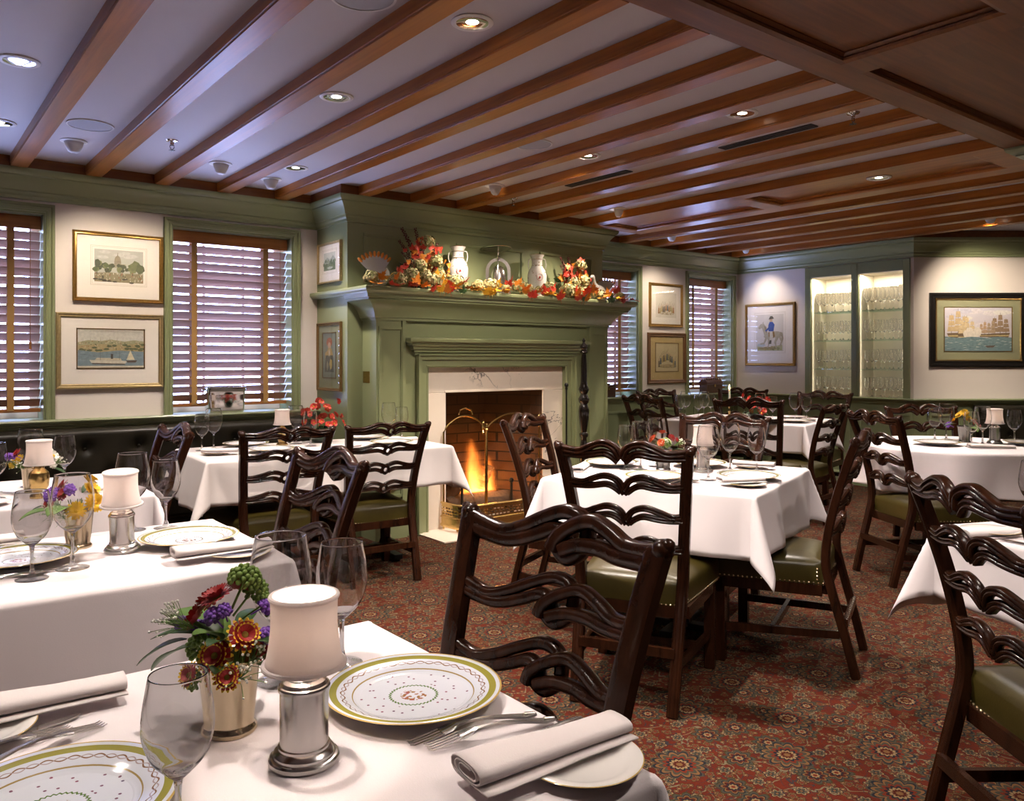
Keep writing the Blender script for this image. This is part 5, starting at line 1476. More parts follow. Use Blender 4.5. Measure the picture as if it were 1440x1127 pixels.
def vase(x, y, label):
    r = tag(empty('porcelain_vase', (x,y,ZM)), label, 'vase', 'sprigged porcelain vases')
    k = 1.16
    b = MB(); b.lathe([(r_*k, z*k) for r_, z in [(0,.0),(.045,0),(.047,.012),(.042,.02),(.045,.03),(.060,.08),(.069,.13),(.070,.165),(.062,.20),(.045,.225),(.039,.24),(.037,.27),(.042,.295),(.052,.312),(.0535,.316),(.050,.316),(.038,.295),(.033,.27),(.035,.24),(0,.235)]], 40); b.build('body', M['vase'], r, angle=70)
    for rr_, z in ((.0535,.316),(.0425,.238),(.0455,.018),(.0405,.283)):
        b = MB(); b.tube([(rr_*k*math.cos(2*PI*i/36), rr_*k*math.sin(2*PI*i/36), z*k) for i in range(36)], .0018, 6, 0, True); b.build('gilt_band', M['gilt'], r)
    b = MB(); d = Vector((-VV.x*.9+RV.x*.25, -VV.y*.9+RV.y*.25, 0)).normalized()
    m = T(d.x*.0695*k, d.y*.0695*k, .148*k) @ d.to_track_quat('Z','Y').to_matrix().to_4x4()
    b.tube([(.027*math.cos(2*PI*i/24), .027*math.sin(2*PI*i/24), .0) for i in range(24)], .0012, 5, 0, True, None, m); b.ball((0,0,.001), .009, 8, 5, 0, m, (1,1.3,.3)); b.build('medallion', M['mumred'], r)
    for sx in (-1,1):
        b = MB(); a = math.atan2(RV.y, RV.x); dx, dy = math.cos(a)*sx, math.sin(a)*sx
        b.tube(smooth([(dx*.040*k,dy*.04*k,.285*k),(dx*.058*k,dy*.058*k,.28*k),(dx*.064*k,dy*.064*k,.245*k),(dx*.058*k,dy*.058*k,.212*k)],4), .004, 6); b.build('handle', M['porcelain'], r)
vase(3.53, 5.20, 'white sprigged porcelain vase left of the hall lantern')
vase(4.33, 5.20, 'white sprigged porcelain vase right of the hall lantern')
ln = tag(empty('hall_lantern', (3.925,5.205,ZM)), 'silver bell-shaped lantern with smoke disc in the middle of the mantel', 'lantern')
b = MB(); b.lathe([(0,.405),(.02,.402),(.10,.392),(.128,.386),(.132,.390),(.128,.394),(.10,.40),(.02,.412),(0,.415)], 40); o = b.build('smoke_disc', M['pewter'], ln); o.rotation_euler = (rad(-5),0,0)
b = MB(); b.lathe([(0,.30),(.016,.30),(.02,.312),(.010,.322),(.006,.335),(.008,.35),(.005,.36),(.005,.395),(0,.40)], 16); b.build('stem', M['silver'], ln)
a = math.atan2(RV.y, RV.x)
b = MB()
for an in (a, a+PI/2):
    dx, dy = math.cos(an), math.sin(an)
    P = [(-.088*dx,-.088*dy,.0),(-.088*dx,-.088*dy,.20)]+[(.088*math.cos(t_)*dx, .088*math.cos(t_)*dy, .20+.098*math.sin(t_)) for t_ in [PI-PI*i/16 for i in range(17)]]+[(.088*dx,.088*dy,0)]
    b.sweep(P, [(-.003,-.013),(.003,-.013),(.003,.013),(-.003,.013)], (-dy,dx,0) if an == a else (-dy,dx,0))
b.build('strap_frame', M['silver'], ln)
b = MB(); b.lathe([(0,.004),(.05,.004),(.055,.012),(.062,.06),(.064,.16),(.058,.20),(.04,.235),(.015,.25),(0,.252)], 32); b.build('inner_cup', M['silver'], ln)
b = MB(); b.lathe([(.080,.0),(.096,.0),(.097,.012),(.080,.012)], 40); b.build('base_ring', M['silver'], ln)
def bird(x, y, rz, label, s):
    r = tag(empty('porcelain_bird', (x,y,ZM), rz), label, 'figurine', 'porcelain birds on the mantel')
    b = MB()   # body along +x, one skinned surface of rings
    st = [(-.11,.05,.008),(-.09,.055,.03),(-.05,.07,.055),(0,.08,.066),(.05,.09,.06),(.085,.115,.04),(.105,.15,.026),(.112,.185,.021),(.122,.205,.021),(.138,.208,.016),(.152,.204,.008),(.162,.200,.002)]
    vs = []; fs = []; n = 16
    for x_, z_, q in st:
        for k in range(n): vs.append((x_*s, q*math.cos(2*PI*k/n)*s, (z_+q*1.05*math.sin(2*PI*k/n))*s))
    for i in range(len(st)-1):
        for k in range(n): fs.append((i*n+k,i*n+(k+1)%n,(i+1)*n+(k+1)%n,(i+1)*n+k))
    fs += [tuple(range(n)), tuple((len(st)-1)*n+k for k in range(n))]
    b.add(vs, fs); b.build('body', M['porcelain'], r, angle=180)
    b = MB()
    for k in range(9):
        a = rad(-44+11*k); m = T(-.07*s,0,.075*s) @ RX(a) @ RY(rad(-14))
        b.add([(0,-.012*s,.02*s),(0,.012*s,.02*s),(-.012*s,.011*s,.115*s),(-.014*s,0,.150*s),(-.012*s,-.011*s,.115*s),(.004*s,-.012*s,.02*s),(.004*s,.012*s,.02*s),(-.008*s,.011*s,.115*s),(-.010*s,0,.150*s),(-.008*s,-.011*s,.115*s)], [(0,1,2,3,4),(9,8,7,6,5)], 0, m)
        b.ball((-.012*s,0,.132*s), .0125*s, 8, 5, 1, m, (.35,.75,1.5))
    b.build('fan_tail', [M['porcelain'], M['mapleo']], r, angle=50)
    b = MB(); b.ball((.155*s,0,.178*s), .011*s, 8, 6, 0, None, (1,.6,1.5)); b.build('wattle', M['mumred'], r)
    b = MB()
    for sy in (-1,1): b.lathe([(.012*s,0),(.007*s,.006*s),(.006*s,.03*s)], 8, 0, T(0,sy*.025*s,.0))
    b.build('feet', M['mapleo'], r)
bird(2.85, 5.22, rad(48), 'white porcelain bird with raised orange tail at the left end of the mantel', 1.2)
bird(5.06, 5.21, rad(200), 'white porcelain bird at the right end of the mantel', 1.05)

# window sill objects
wc = tag(empty('wine_cooler', (1.955, YW+.015, ZS+.0015)), 'rectangular polished silver wine cooler on the window sill', 'wine cooler')
b = MB(); w, d, h = .135, .058, .185
def rrect(w, d, r, n=5):
    out = []
    for cx, cy, a0 in ((w-r,d-r,0),(-w+r,d-r,PI/2),(-w+r,-d+r,PI),(w-r,-d+r,1.5*PI)):
        for i in range(n+1): a = a0+PI/2*i/n; out.append((cx+r*math.cos(a), cy+r*math.sin(a)))
    return out
rings = [(.90,.0),(.93,.008),(.95,.02),(.985,.12),(1.0,h-.012),(1.04,h-.006),(1.04,h),(.99,h),(.97,h-.012),(.93,.02)]
vs = []; fs = []; P = rrect(w, d, .02); n = len(P)
for k, z in rings: vs += [(x*k, y*(1+(k-1)*1.5), z) for x, y in P]
for i in range(len(rings)-1):
    for q in range(n): fs.append((i*n+q,i*n+(q+1)%n,(i+1)*n+(q+1)%n,(i+1)*n+q))
fs += [tuple(range(n)), tuple((len(rings)-1)*n+q for q in range(n))]
b.add(vs, fs); b.build('body', M['chrome'], wc, angle=40)
for sx in (-1,1):
    b = MB(); b.tube(smooth([(sx*.128,-.03,.155),(sx*.150,-.028,.165),(sx*.158,0,.17),(sx*.150,.028,.165),(sx*.128,.03,.155)],5), .0045, 8); b.build('handle', M['chrome'], wc)
def casket(x, label, w, dome):
    r = tag(empty('wooden_box', (x, YW+.02, ZS+.0015)), label, 'box', 'carved wooden boxes')
    b = MB(); b.box(-w,w,-.055,.055,0,.10); b.build('body', M['bronzebox'], r, bevel=.004)
    b = MB()
    if dome:
        pr = [(.058*math.cos(PI*i/10), .102+.055*math.sin(PI*i/10)) for i in range(11)]
        b.add([(-w-.003,y,z) for y,z in pr]+[(w+.003,y,z) for y,z in pr], [tuple(range(11)), tuple(range(11,22))]+[(i,i+1,12+i,11+i) for i in range(10)]+[(0,11,21,10)])
        for k in range(8): b.ball((-w+2*w*k/7, -.02, .155), .013, 8, 5)
    else: b.box(-w-.004,w+.004,-.058,.058,.1005,.125); b.box(-w*.5,w*.5,-.03,.03,.125,.14)
    b.build('lid', M['bronzebox'], r, bevel=.003 if not dome else 0)
    b = MB(); b.box(-.012,.012,-.060,-.055,.07,.10); b.build('lock_plate', M['brass'], r)
casket(5.80, 'plain dark wooden box on the sill right of the fireplace', .10, False)
casket(7.50, 'carved domed wooden box on the sill of the corner window', .14, True)

# ------------------------------------------------------------------ framed prints
PAINT = {}
def paint(c, var=.35, scale=45):
    k = (c, var, scale)
    if k not in PAINT:
        t = NT('printed ink'); n = t.noise(t.co(), scale, 4, .6)
        t.set(color=t.mix(n, tuple(q*(1-var) for q in c), tuple(min(1,q*(1+var)) for q in c)), rough=.8); PAINT[k] = t.m
    return PAINT[k]
class Art:
    """flat printed shapes on a w x h sheet, coordinates 0..1"""
    def __init__(s, w, h, bg, var=.12, scale=12): s.w=w; s.h=h; s.b=MB(); s.m=[paint(bg,var,scale)]; s.k=0; s.poly([(0,0),(1,0),(1,1),(0,1)],None)
    def poly(s, pts, c, var=.35, scale=45):
        if c is None: mi = 0
        else:
            m = paint(c,var,scale)
            if m not in s.m: s.m.append(m)
            mi = s.m.index(m)
        s.k += 1; d = -.00001*s.k
        s.b.add([((x-.5)*s.w, d, (y-.5)*s.h) for x,y in pts], [tuple(range(len(pts)))], mi)
    def blob(s, cx, cy, rx, ry, c, n=14, j=.2, seed=0, **k):
        r_ = random.Random(seed+int(cx*1000)+int(cy*777)); s.poly([(cx+rx*(1+r_.uniform(-j,j))*math.cos(2*PI*i/n), cy+ry*(1+r_.uniform(-j,j))*math.sin(2*PI*i/n)) for i in range(n)], c, **k)
    def ridge(s, y0, pts, c, **k): s.poly([(pts[0][0],y0)]+pts+[(pts[-1][0],y0)], c, **k)
def art_dome(w, h):
    a = Art(w,h,(.46,.45,.40)); g=random.Random(1)
    for i in range(6): a.blob(g.uniform(.1,.9),g.uniform(.75,.95),.12,.05,(.52,.51,.47),seed=i)
    a.poly([(.30,.45),(.64,.45),(.64,.57),(.30,.57)],(.34,.30,.22)); a.poly([(.40,.57),(.54,.57),(.54,.66),(.40,.66)],(.28,.24,.17))
    a.poly([(.405+.065+.065*math.cos(PI*i/12), .66+.17*math.sin(PI*i/12)) for i in range(13)],(.30,.26,.18)); a.poly([(.462,.82),(.478,.82),(.472,.92),(.468,.92)],(.2,.17,.12))
    for i in range(34): a.blob(g.uniform(0,1),g.uniform(.34,.52)+(.10 if g.random()<.3 else 0)*(1 if g.random()<.5 else 0),g.uniform(.03,.07),g.uniform(.05,.09),g.choice([(.13,.15,.07),(.20,.21,.10),(.09,.10,.06)]),seed=i)
    a.blob(.06,.55,.06,.14,(.10,.11,.07)); a.blob(.84,.52,.12,.16,(.17,.18,.09)); a.blob(.93,.44,.08,.16,(.12,.13,.07))
    a.ridge(0,[(0,.26),(.3,.30),(.6,.28),(1,.3)],(.27,.23,.14))
    for i in range(70): x=g.random(); y=g.uniform(.05,.30); a.blob(x,y,.010,.03,g.choice([(.6,.55,.45),(.08,.07,.05),(.3,.12,.06),(.45,.4,.3)]),n=6,seed=i)
    for i in range(8): a.blob(g.random(),g.uniform(.0,.12),.05,.025,(.08,.07,.05),seed=i)
    return a
def art_harbour(w, h):
    a = Art(w,h,(.62,.56,.44)); g=random.Random(2)
    a.poly([(0,.62),(1,.62),(1,1),(0,1)],(.60,.57,.50)); a.ridge(.3,[(0,.66),(.15,.72),(.35,.70),(.5,.74),(.7,.69),(.85,.73),(1,.70)],(.36,.34,.20)); a.ridge(.25,[(0,.58),(.3,.62),(.6,.60),(1,.64)],(.42,.33,.17))
    for i in range(90): x=g.random()*.97; y=g.uniform(.45,.70); a.poly([(x,y),(x+.018,y),(x+.018,y+.025),(x,y+.025)],g.choice([(.6,.5,.33),(.35,.2,.1),(.5,.42,.3),(.16,.17,.09)]))
    for i in range(20): a.blob(g.random(),g.uniform(.42,.62),.04,.03,(.13,.14,.07),seed=i)
    for x in (.18,.33,.47,.58): a.poly([(x,.68),(x+.012,.68),(x+.006,.82)],(.4,.35,.25))
    a.poly([(0,0),(1,0),(1,.42),(.6,.45),(.3,.40),(0,.46)],(.20,.26,.29))
    for i in range(40): x=g.random()*.91; y=g.uniform(.02,.4); a.poly([(x,y),(x+.08,y+.004),(x+.08,y+.010),(x,y+.008)],g.choice([(.33,.38,.38),(.12,.16,.19)]))
    a.poly([(.17,.20),(.75,.17),(.71,.10),(.2,.12)],(.60,.55,.45)); a.poly([(.2,.12),(.71,.10),(.70,.07),(.22,.09)],(.08,.06,.05)); a.poly([(.25,.20),(.66,.18),(.64,.245),(.28,.255)],(.55,.48,.36)); a.poly([(.49,.23),(.525,.23),(.525,.36),(.49,.36)],(.07,.06,.05))
    for x in (.33,.62): a.poly([(x,.2),(x+.006,.2),(x+.004,.44),(x+.002,.44)],(.1,.08,.06))
    a.poly([(.73,.20),(.86,.20),(.79,.46)],(.68,.6,.42)); a.poly([(.72,.18),(.90,.19),(.87,.13),(.75,.13)],(.10,.07,.05))
    a.poly([(0,0),(1,0),(1,.045),(0,.045)],(.62,.55,.42)); a.poly([(0,.955),(1,.955),(1,1),(0,1)],(.60,.56,.48))
    return a
def art_rider(w, h):
    a = Art(w,h,(.66,.59,.51)); g=random.Random(3); W_=(.42,.36,.25); D=(.10,.08,.05)
    a.ridge(.02,[(.05,.14),(.3,.10),(.6,.13),(.95,.17)],(.42,.40,.20)); a.blob(.45,.08,.35,.04,(.32,.26,.12)); a.blob(.2,.17,.15,.05,(.45,.48,.46))
    a.poly([(.28,.40),(.36,.50),(.52,.52),(.70,.54),(.84,.53),(.88,.44),(.82,.36),(.66,.36),(.50,.34),(.36,.33)],W_)
    a.poly([(.30,.44),(.42,.50),(.38,.66),(.28,.76),(.16,.74),(.08,.64),(.12,.60),(.22,.64)],W_); a.poly([(.26,.75),(.30,.82),(.23,.78)],W_); a.poly([(.38,.66),(.42,.52),(.36,.50),(.28,.70)],(.30,.24,.15))
    for p in ([(.34,.38),(.28,.24),(.16,.22),(.15,.18),(.30,.19),(.42,.34)],[(.42,.36),(.44,.16),(.39,.10),(.44,.09),(.50,.2),(.52,.35)],[(.72,.38),(.66,.24),(.72,.12),(.68,.09),(.75,.10),(.74,.24),(.84,.38)],[(.82,.40),(.90,.26),(.84,.13),(.90,.12),(.97,.27),(.88,.44)]): a.poly(p,W_)
    a.poly([(.86,.52),(.96,.50),(1.0,.34),(.94,.22),(.93,.38),(.86,.44)],(.36,.30,.2))
    a.poly([(.46,.52),(.66,.54),(.70,.40),(.56,.34),(.46,.40)],(.26,.15,.05)); a.poly([(.50,.54),(.60,.54),(.62,.38),(.56,.28),(.50,.29)],(.62,.56,.44)); a.poly([(.50,.30),(.57,.30),(.56,.20),(.46,.20)],D)
    a.poly([(.46,.54),(.64,.54),(.68,.72),(.60,.80),(.50,.80),(.45,.70)],(.05,.09,.30)); a.poly([(.46,.66),(.36,.58),(.33,.55),(.38,.54),(.48,.60)],(.05,.09,.30)); a.blob(.55,.84,.05,.05,(.58,.36,.24),j=.03); a.poly([(.46,.86),(.66,.88),(.60,.95),(.52,.95)],D)
    for i in range(14): a.blob(g.uniform(.1,.9),g.uniform(.03,.14),.03,.015,g.choice([(.2,.2,.08),(.4,.3,.14)]),seed=i)
    return a
def art_ships(w, h):
    a = Art(w,h,(.60,.55,.60)); g=random.Random(4)
    for i in range(10): a.blob(g.uniform(.1,.9),g.uniform(.55,.95),.15,.06,g.choice([(.66,.60,.62),(.70,.66,.62),(.55,.52,.60)]),seed=i)
    def ship(x, y, s, col, masts=3):
        a.poly([(x-.17*s,y+.05*s),(x+.17*s,y+.07*s),(x+.14*s,y-.07*s),(x-.13*s,y-.07*s)],(.16,.10,.05)); a.poly([(x-.15*s,y+.0*s),(x+.155*s,y+.015*s),(x+.15*s,y-.02*s),(x-.145*s,y-.03*s)],(.5,.38,.18))
        for k in range(masts):
            mx = x+(-.10+.10*k)*s; hh = (.50,.62,.46)[k]*s
            a.poly([(mx-.004,y),(mx+.004,y),(mx+.002,y+hh),(mx-.002,y+hh)],(.14,.09,.05))
            for q in range(3):
                z0 = y+.09*s+hh*.26*q; ww = (.062-.012*q)*s; a.poly([(mx-ww,z0),(mx+ww*1.05,z0+.01*s),(mx+ww*.85,z0+hh*.23),(mx-ww*.8,z0+hh*.23)],col)
    ship(.20,.36,1.0,(.55,.40,.22)); ship(.33,.33,.8,(.62,.48,.28)); ship(.60,.36,.55,(.46,.30,.18),2); ship(.83,.36,.85,(.30,.20,.12)); ship(.72,.36,.6,(.40,.28,.18),2)
    for i in range(12): a.blob(.40+g.uniform(-.08,.1),.40+g.uniform(-.06,.1),.05,.08,(.72,.64,.55),seed=i)
    a.ridge(0,[(0,.34),(.2,.30),(.4,.33),(.6,.31),(.8,.33),(1,.31)],(.16,.24,.26))
    for i in range(80): x=g.uniform(-.02,.96); y=g.uniform(.02,.31); a.poly([(x,y),(x+.03,y+.018),(x+.07,y+.004),(x+.03,y+.006)],g.choice([(.45,.5,.48),(.08,.14,.17),(.25,.33,.33),(.55,.56,.52)]))
    a.poly([(.60,.12),(.76,.13),(.72,.08),(.63,.08)],(.12,.08,.06))
    return a
def art_valley(w, h):
    a = Art(w,h,(.55,.55,.48)); g=random.Random(5)
    a.ridge(.3,[(0,.5),(.3,.75),(.55,.6),(.8,.82),(1,.6)],(.34,.37,.33)); a.ridge(0,[(0,.42),(.3,.36),(.6,.45),(1,.4)],(.16,.20,.12))
    for i in range(16): a.blob(g.random(),g.uniform(.2,.55),.07,.10,g.choice([(.10,.14,.08),(.2,.24,.14)]),seed=i)
    a.blob(.55,.14,.25,.07,(.5,.52,.45)); return a
def art_figure(w, h):
    a = Art(w,h,(.22,.23,.17)); g=random.Random(6)
    a.blob(.5,.80,.22,.11,(.40,.12,.05),j=.08); a.blob(.5,.72,.12,.08,(.58,.36,.22),j=.05); a.blob(.5,.48,.30,.18,(.45,.30,.10)); a.poly([(.22,.5),(.78,.5),(.86,.12),(.14,.12)],(.12,.11,.08)); a.blob(.62,.3,.10,.12,(.5,.36,.12)); a.blob(.36,.26,.08,.1,(.3,.26,.16)); a.blob(.5,.56,.05,.08,(.6,.5,.34)); return a
def art_group(w, h, dark):
    a = Art(w,h,(.70,.63,.54) if not dark else (.60,.49,.28)); g=random.Random(7+dark)
    a.blob(.5,.18,.42,.07,(.58,.5,.38) if not dark else (.45,.34,.18))
    for i in range(11):
        x = .14+.072*i; y = .34+(.2 if dark else .1)*math.sin(PI*i/10)+g.uniform(-.03,.05)
        c = g.choice([(.10,.12,.14),(.36,.16,.06),(.30,.26,.12),(.14,.10,.07),(.42,.30,.12)])
        a.poly([(x-.035,y-.18),(x+.04,y-.18),(x+.025,y+.05),(x-.02,y+.05)],c); a.blob(x,y+.085,.018,.03,(.55,.36,.24),j=.05,seed=i)
        if g.random() < .5: a.poly([(x-.01,y+.10),(x+.05,y+.24),(x+.055,y+.23),(x,y+.09)],(.25,.18,.1))
    for i in range(14): a.blob(g.uniform(.1,.9),g.uniform(.12,.22),.03,.015,(.3,.24,.14),seed=i)
    return a
def picture(name, loc, rz, W, H, fw, fm, mat, art, pw, ph, label, dy=0, liner=None, beads=False, lines=True, depth=.022):
    """frame of outer size W x H on a wall; the frame faces -y in its own axes"""
    r = tag(empty('framed_picture', loc, rz), label, 'picture', 'framed prints')
    prof = [(0,0),(0,-depth*.8),(fw*.15,-depth),(fw*.35,-depth*.95),(fw*.55,-depth*.7),(fw*.8,-depth*.8),(fw,-depth*.55),(fw,0)]
    rows = []
    for sx, sz in ((-1,-1),(-1,1),(1,1),(1,-1)): rows.append([(sx*(W/2-a), d, sz*(H/2-a)) for a, d in prof])
    k = len(prof); vs = [p for q in rows for p in q]; fs = [(i*k+q, i*k+(q+1)%k, ((i+1)%4)*k+(q+1)%k, ((i+1)%4)*k+q) for i in range(4) for q in range(k)]
    b = MB(); b.add(vs, fs); b.build('frame', fm, r, angle=30)
    iw, ih = W-2*fw, H-2*fw
    b = MB(); b.box(-iw/2-.003,iw/2+.003,-.008,-.002,-ih/2-.003,ih/2+.003); mo = b.build('mat_board', mat, r)
    if lines:
        b = MB()
        for k_, t_ in ((1.0+.045/pw,.0016),(1.0+.028/pw,.0010)):
            w2, h2 = pw*k_/2, (ph+pw*(k_-1))/2
            for q in ((-w2,w2,-h2,-h2+t_),(-w2,w2,h2-t_,h2),(-w2,-w2+t_,-h2,h2),(w2-t_,w2,-h2,h2)): b.box(q[0],q[1],-.0084,-.0079,q[2]+dy,q[3]+dy)
        b.build('ruled_line', M['linebrown'], mo)
    if liner:
        b = MB(); w2, h2 = pw/2+.008, ph/2+.008
        for q in ((-w2,w2,-h2,-h2+.007),(-w2,w2,h2-.007,h2),(-w2,-w2+.007,-h2,h2),(w2-.007,w2,-h2,h2)): b.box(q[0],q[1],-.0115,-.0079,q[2]+dy,q[3]+dy)
        b.build('gilt_slip', liner, mo)
    A = art(pw, ph); o = A.b.build('print', A.m, r, fixn=False, angle=180); o.location = (0,-.0082,dy)
    if beads:
        b = MB(); n1, n2 = int((W-2*fw)/.0165), int((H-2*fw)/.0165)
        for i in range(n1+1):
            for sz in (-1,1): b.ball((-(W/2-fw)+(W-2*fw)*i/n1, -depth*.75, sz*(H/2-fw-.004)), .0068, 7, 4, 0, None, (1,1,1.3))
        for i in range(n2+1):
            for sx in (-1,1): b.ball((sx*(W/2-fw-.004), -depth*.75, -(H/2-fw)+(H-2*fw)*i/n2), .0068, 7, 4, 0, None, (1.3,1,1))
        b.build('bead_trim', M['goldframe'], r)
    b = MB(); b.box(-iw/2,iw/2,-.0135,-.0125,-ih/2,ih/2); b.build('glazing', M['pane'], r)
    return r
def onwall(x0,x1,z0,z1): return ((x0+x1)/2, YW-.0015, (z0+z1)/2), x1-x0, z1-z0
l, w, h = onwall(.968,1.524,1.683,2.143); picture('p', l, 0, w, h, .026, M['goldframe'], M['matboard'], art_dome, .30, .215, 'gilt framed print of a domed building among trees, upper of the pair', .01)
l, w, h = onwall(.873,1.524,1.111,1.605); picture('p', l, 0, w, h, .030, M['goldlight'], M['matboard'], art_harbour, .40, .25, 'gilt framed print of a steamship in a harbour, lower of the pair', .015, M['bronzeframe'], lines=False)
l, w, h = onwall(6.43,6.965,1.655,2.125); picture('p', l, 0, w, h, .030, M['goldframe'], M['matboard'], lambda a,b_: art_group(a,b_,0), .33, .27, 'dark gilt framed print of coloured figures, above the buff matted print', 0, lines=False)
l, w, h = onwall(6.405,7.02,1.04,1.59); picture('p', l, 0, w, h, .045, M['woodframe'], M['matbuff'], lambda a,b_: art_group(a,b_,1), .36, .30, 'brown framed print of seated figures on a buff mat', .01, M['bronzeframe'], lines=False)
picture('p', (XB-.0015,5.625,2.03), PI/2*3, .393, .305, .016, M['goldlight'], M['matboard'], art_valley, .20, .135, 'small gilt framed landscape print above the mantel shelf return', .01)
picture('p', (XB-.0015,5.63,1.322), PI/2*3, .405, .515, .022, M['bronzeframe'], M['matgreen'], art_figure, .22, .33, 'bronze framed picture of a figure below the mantel shelf return', .01, M['bronzeframe'], lines=False)
picture('p', (XR-.0015,5.42,1.585), -PI/2, .653, .712, .030, M['goldframe'], M['matboard'], art_rider, .36, .42, 'framed print of a mounted rider on a white horse', .02)
q = cam(4.563, 7.898-.0015); picture('p', (q[0],q[1],1.592), math.atan2(RV.y,RV.x), .955, .725, .060, M['blackframe'], M['matgreen'], art_ships, .655, .425, 'large black framed print of sailing ships on a rough sea', .005, M['goldframe'], beads=True, lines=False)
# ------------------------------------------------------------------ ceiling fittings and light
LK = 2.05
def spot(x, y, z, tgt, power, size, blend=.5, color=(1,.85,.70), r=.03):
    l = bpy.data.lights.new('ceiling_lamp', 'SPOT'); l.energy = power*LK; l.spot_size = rad(size); l.spot_blend = blend; l.color = color; l.shadow_soft_size = r
    o = bpy.data.objects.new('ceiling_lamp', l); COL.objects.link(o); o.location = (x,y,z)
    d = Vector(tgt)-Vector((x,y,z)); o.rotation_euler = d.to_track_quat('-Z','Y').to_euler(); return o
def make_down():
    r = empty('recessed_downlight')
    b = MB(); b.lathe([(.060,-.0005),(.078,-.0005),(.079,-.004),(.074,-.007),(.062,-.007),(.060,-.004)], 40); b.build('trim_ring', M['white'], r)
    b = MB(); b.lathe([(.060,-.0045),(.052,-.003),(.040,-.0012),(.024,-.0008)], 40); b.build('reflector', M['chrome'], r)
    b = MB(); b.lathe([(0,-.0035),(.014,-.003),(.024,-.001),(0,-.0008)], 24); b.build('bulb', M['bulb'], r)
    return Proto(r)
DL = make_down()
def down(x, y, label, power, size=105, z=ZC, color=(1,.88,.79)):
    DL.put((x,y,z), 0, label, 'ceiling light', 'recessed downlights')
    if power: spot(x, y, z-.012, (x,y,0), power, size, .55, color, .04)
S_ = .985
PW = dict(down=120)
down(.45, 3.92, 'recessed downlight above the table with daisies, left of the first beam', 62)
down(.485, 5.0, 'recessed downlight near the far left window', 35)
down(1.72, 2.44, 'large recessed downlight nearest the camera', 165)
down(1.70, 3.53, 'recessed downlight above the chairs of the long table', 75)
down(2.12, 5.0, 'recessed downlight above the red orchid bowl', 60)
down(3.405, 3.60, 'recessed downlight over the centre of the room before the fireplace', 105)
spot(3.405, 3.63, ZC-.012, (3.85,5.2,1.15), 62, 78, .9, (1,.87,.74), .04)  # extra spot added at the same downlight to brighten the mantelpiece
down(3.435, 2.50, 'recessed downlight over the centre table', 120)
down(5.62-.36, 2.74, 'recessed downlight set in the wide panelled beam', 110, 105, 2.52)
down(.40, 1.35, 'recessed downlight over the table nearest the camera, out of sight', 42, 105, 2.5195)
down(.87, .55, 'added ceiling fixture above the camera, standing in for a strobe, out of sight', 0)
spot(.87, .55, ZC-.03, (2.75,1.95,.55), 62, 52, .7, (1,.90,.82), .02)  # added spot standing in for a photographer's strobe, hung on an added fixture
down(1.70, .2, 'recessed downlight behind the camera on the right', 40)
down(-.4, 2.6, 'recessed downlight over the banquette row, out of sight', 48)
down(3.40, .35, 'recessed downlight over the table at the right edge, out of sight', 40)
down(5.3, .9, 'recessed downlight beyond the pier, out of sight', 80)
down(6.15, 4.15, 'recessed downlight over the far table, hidden by beams', 85)
down(7.55, 2.3, 'recessed downlight over the right banquette, hidden by beams', 70)
def make_eye():
    r = empty('wall_washer')
    b = MB(); b.lathe([(0,-.0005),(.070,-.0005),(.071,-.005),(.062,-.008),(0,-.008)], 36); b.build('ceiling_plate', M['white'], r)
    b = MB(); n = 16   # half scoop, open towards +y
    vs = []; fs = []
    for i in range(n+1):
        a = PI+PI*i/n
        for q, z in ((.052,-.008),(.046,-.030),(.030,-.062),(.012,-.072)): vs.append((q*math.cos(a), q*math.sin(a)*.9, z))
    for i in range(n):
        for q in range(3): fs.append((i*4+q,(i+1)*4+q,(i+1)*4+q+1,i*4+q+1))
    b.add(vs, fs); o = b.build('scoop', M['white'], r, angle=180); s = o.modifiers.new('thickness','SOLIDIFY'); s.thickness = .003
    b = MB(); b.lathe([(0,-.030),(.016,-.028),(.020,-.018),(.016,-.009),(0,-.0085)], 16); b.build('lamp_capsule', M['bulb'], r)
    return Proto(r)
EY = make_eye()
def eye(x, y, rz, label, tgt, power, size=60, z=ZC):
    EY.put((x,y,z), rz, label, 'ceiling light', 'wall washer lights')
    d = Vector((math.cos(rz+PI/2), math.sin(rz+PI/2), 0))
    if power: spot(x+d.x*.03, y+d.y*.03, z-.05, tgt, power, size+14, 1.0, (1,.84,.66), .015)
eye(.862, 5.17, rad(-8), 'wall washer aimed at the stacked pictures beside the far left window', (1.22,5.87,1.55), 26, 62)
eye(1.698, 5.19, rad(10), 'wall washer left of the mantel, nearer the silver cooler window', (1.25,5.87,1.55), 16, 60)
eye(2.12, 5.42, rad(-40), 'wall washer beside the chimney breast corner', (2.62,5.65,1.6), 14, 62)
eye(3.46, 4.63, 0, 'wall washer lighting the left part of the mantel', (3.55,5.16,1.10), 58, 85)
eye(4.80, 4.72, rad(5), 'wall washer lighting the right part of the mantel', (4.35,5.16,1.10), 54, 85)
eye(6.20, 5.35, rad(-35), 'wall washer aimed at the stacked prints right of the fireplace', (6.68,5.87,1.6), 26, 60)
eye(7.56, 5.45, rad(-90), 'wall washer aimed at the horse picture', (7.97,5.42,1.55), 18, 66)
eye(7.56, 2.95, rad(-42), 'wall washer aimed at the large ship picture', (8.2+.35,3.62-.3,1.6), 60, 70)
def disc(name, x, y, r, mat, label, cat):
    t_ = tag(empty(name, (x,y,ZC)), label, cat); b = MB(); b.lathe([(0,-.0005),(r*.93,-.0005),(r*.93,-.004),(0,-.004)], 48); b.build('grille', mat, t_)
    b = MB(); b.lathe([(r*.93,-.0005),(r,-.0005),(r,-.006),(r*.93,-.006)], 48); b.build('rim', M['white'], t_); return t_
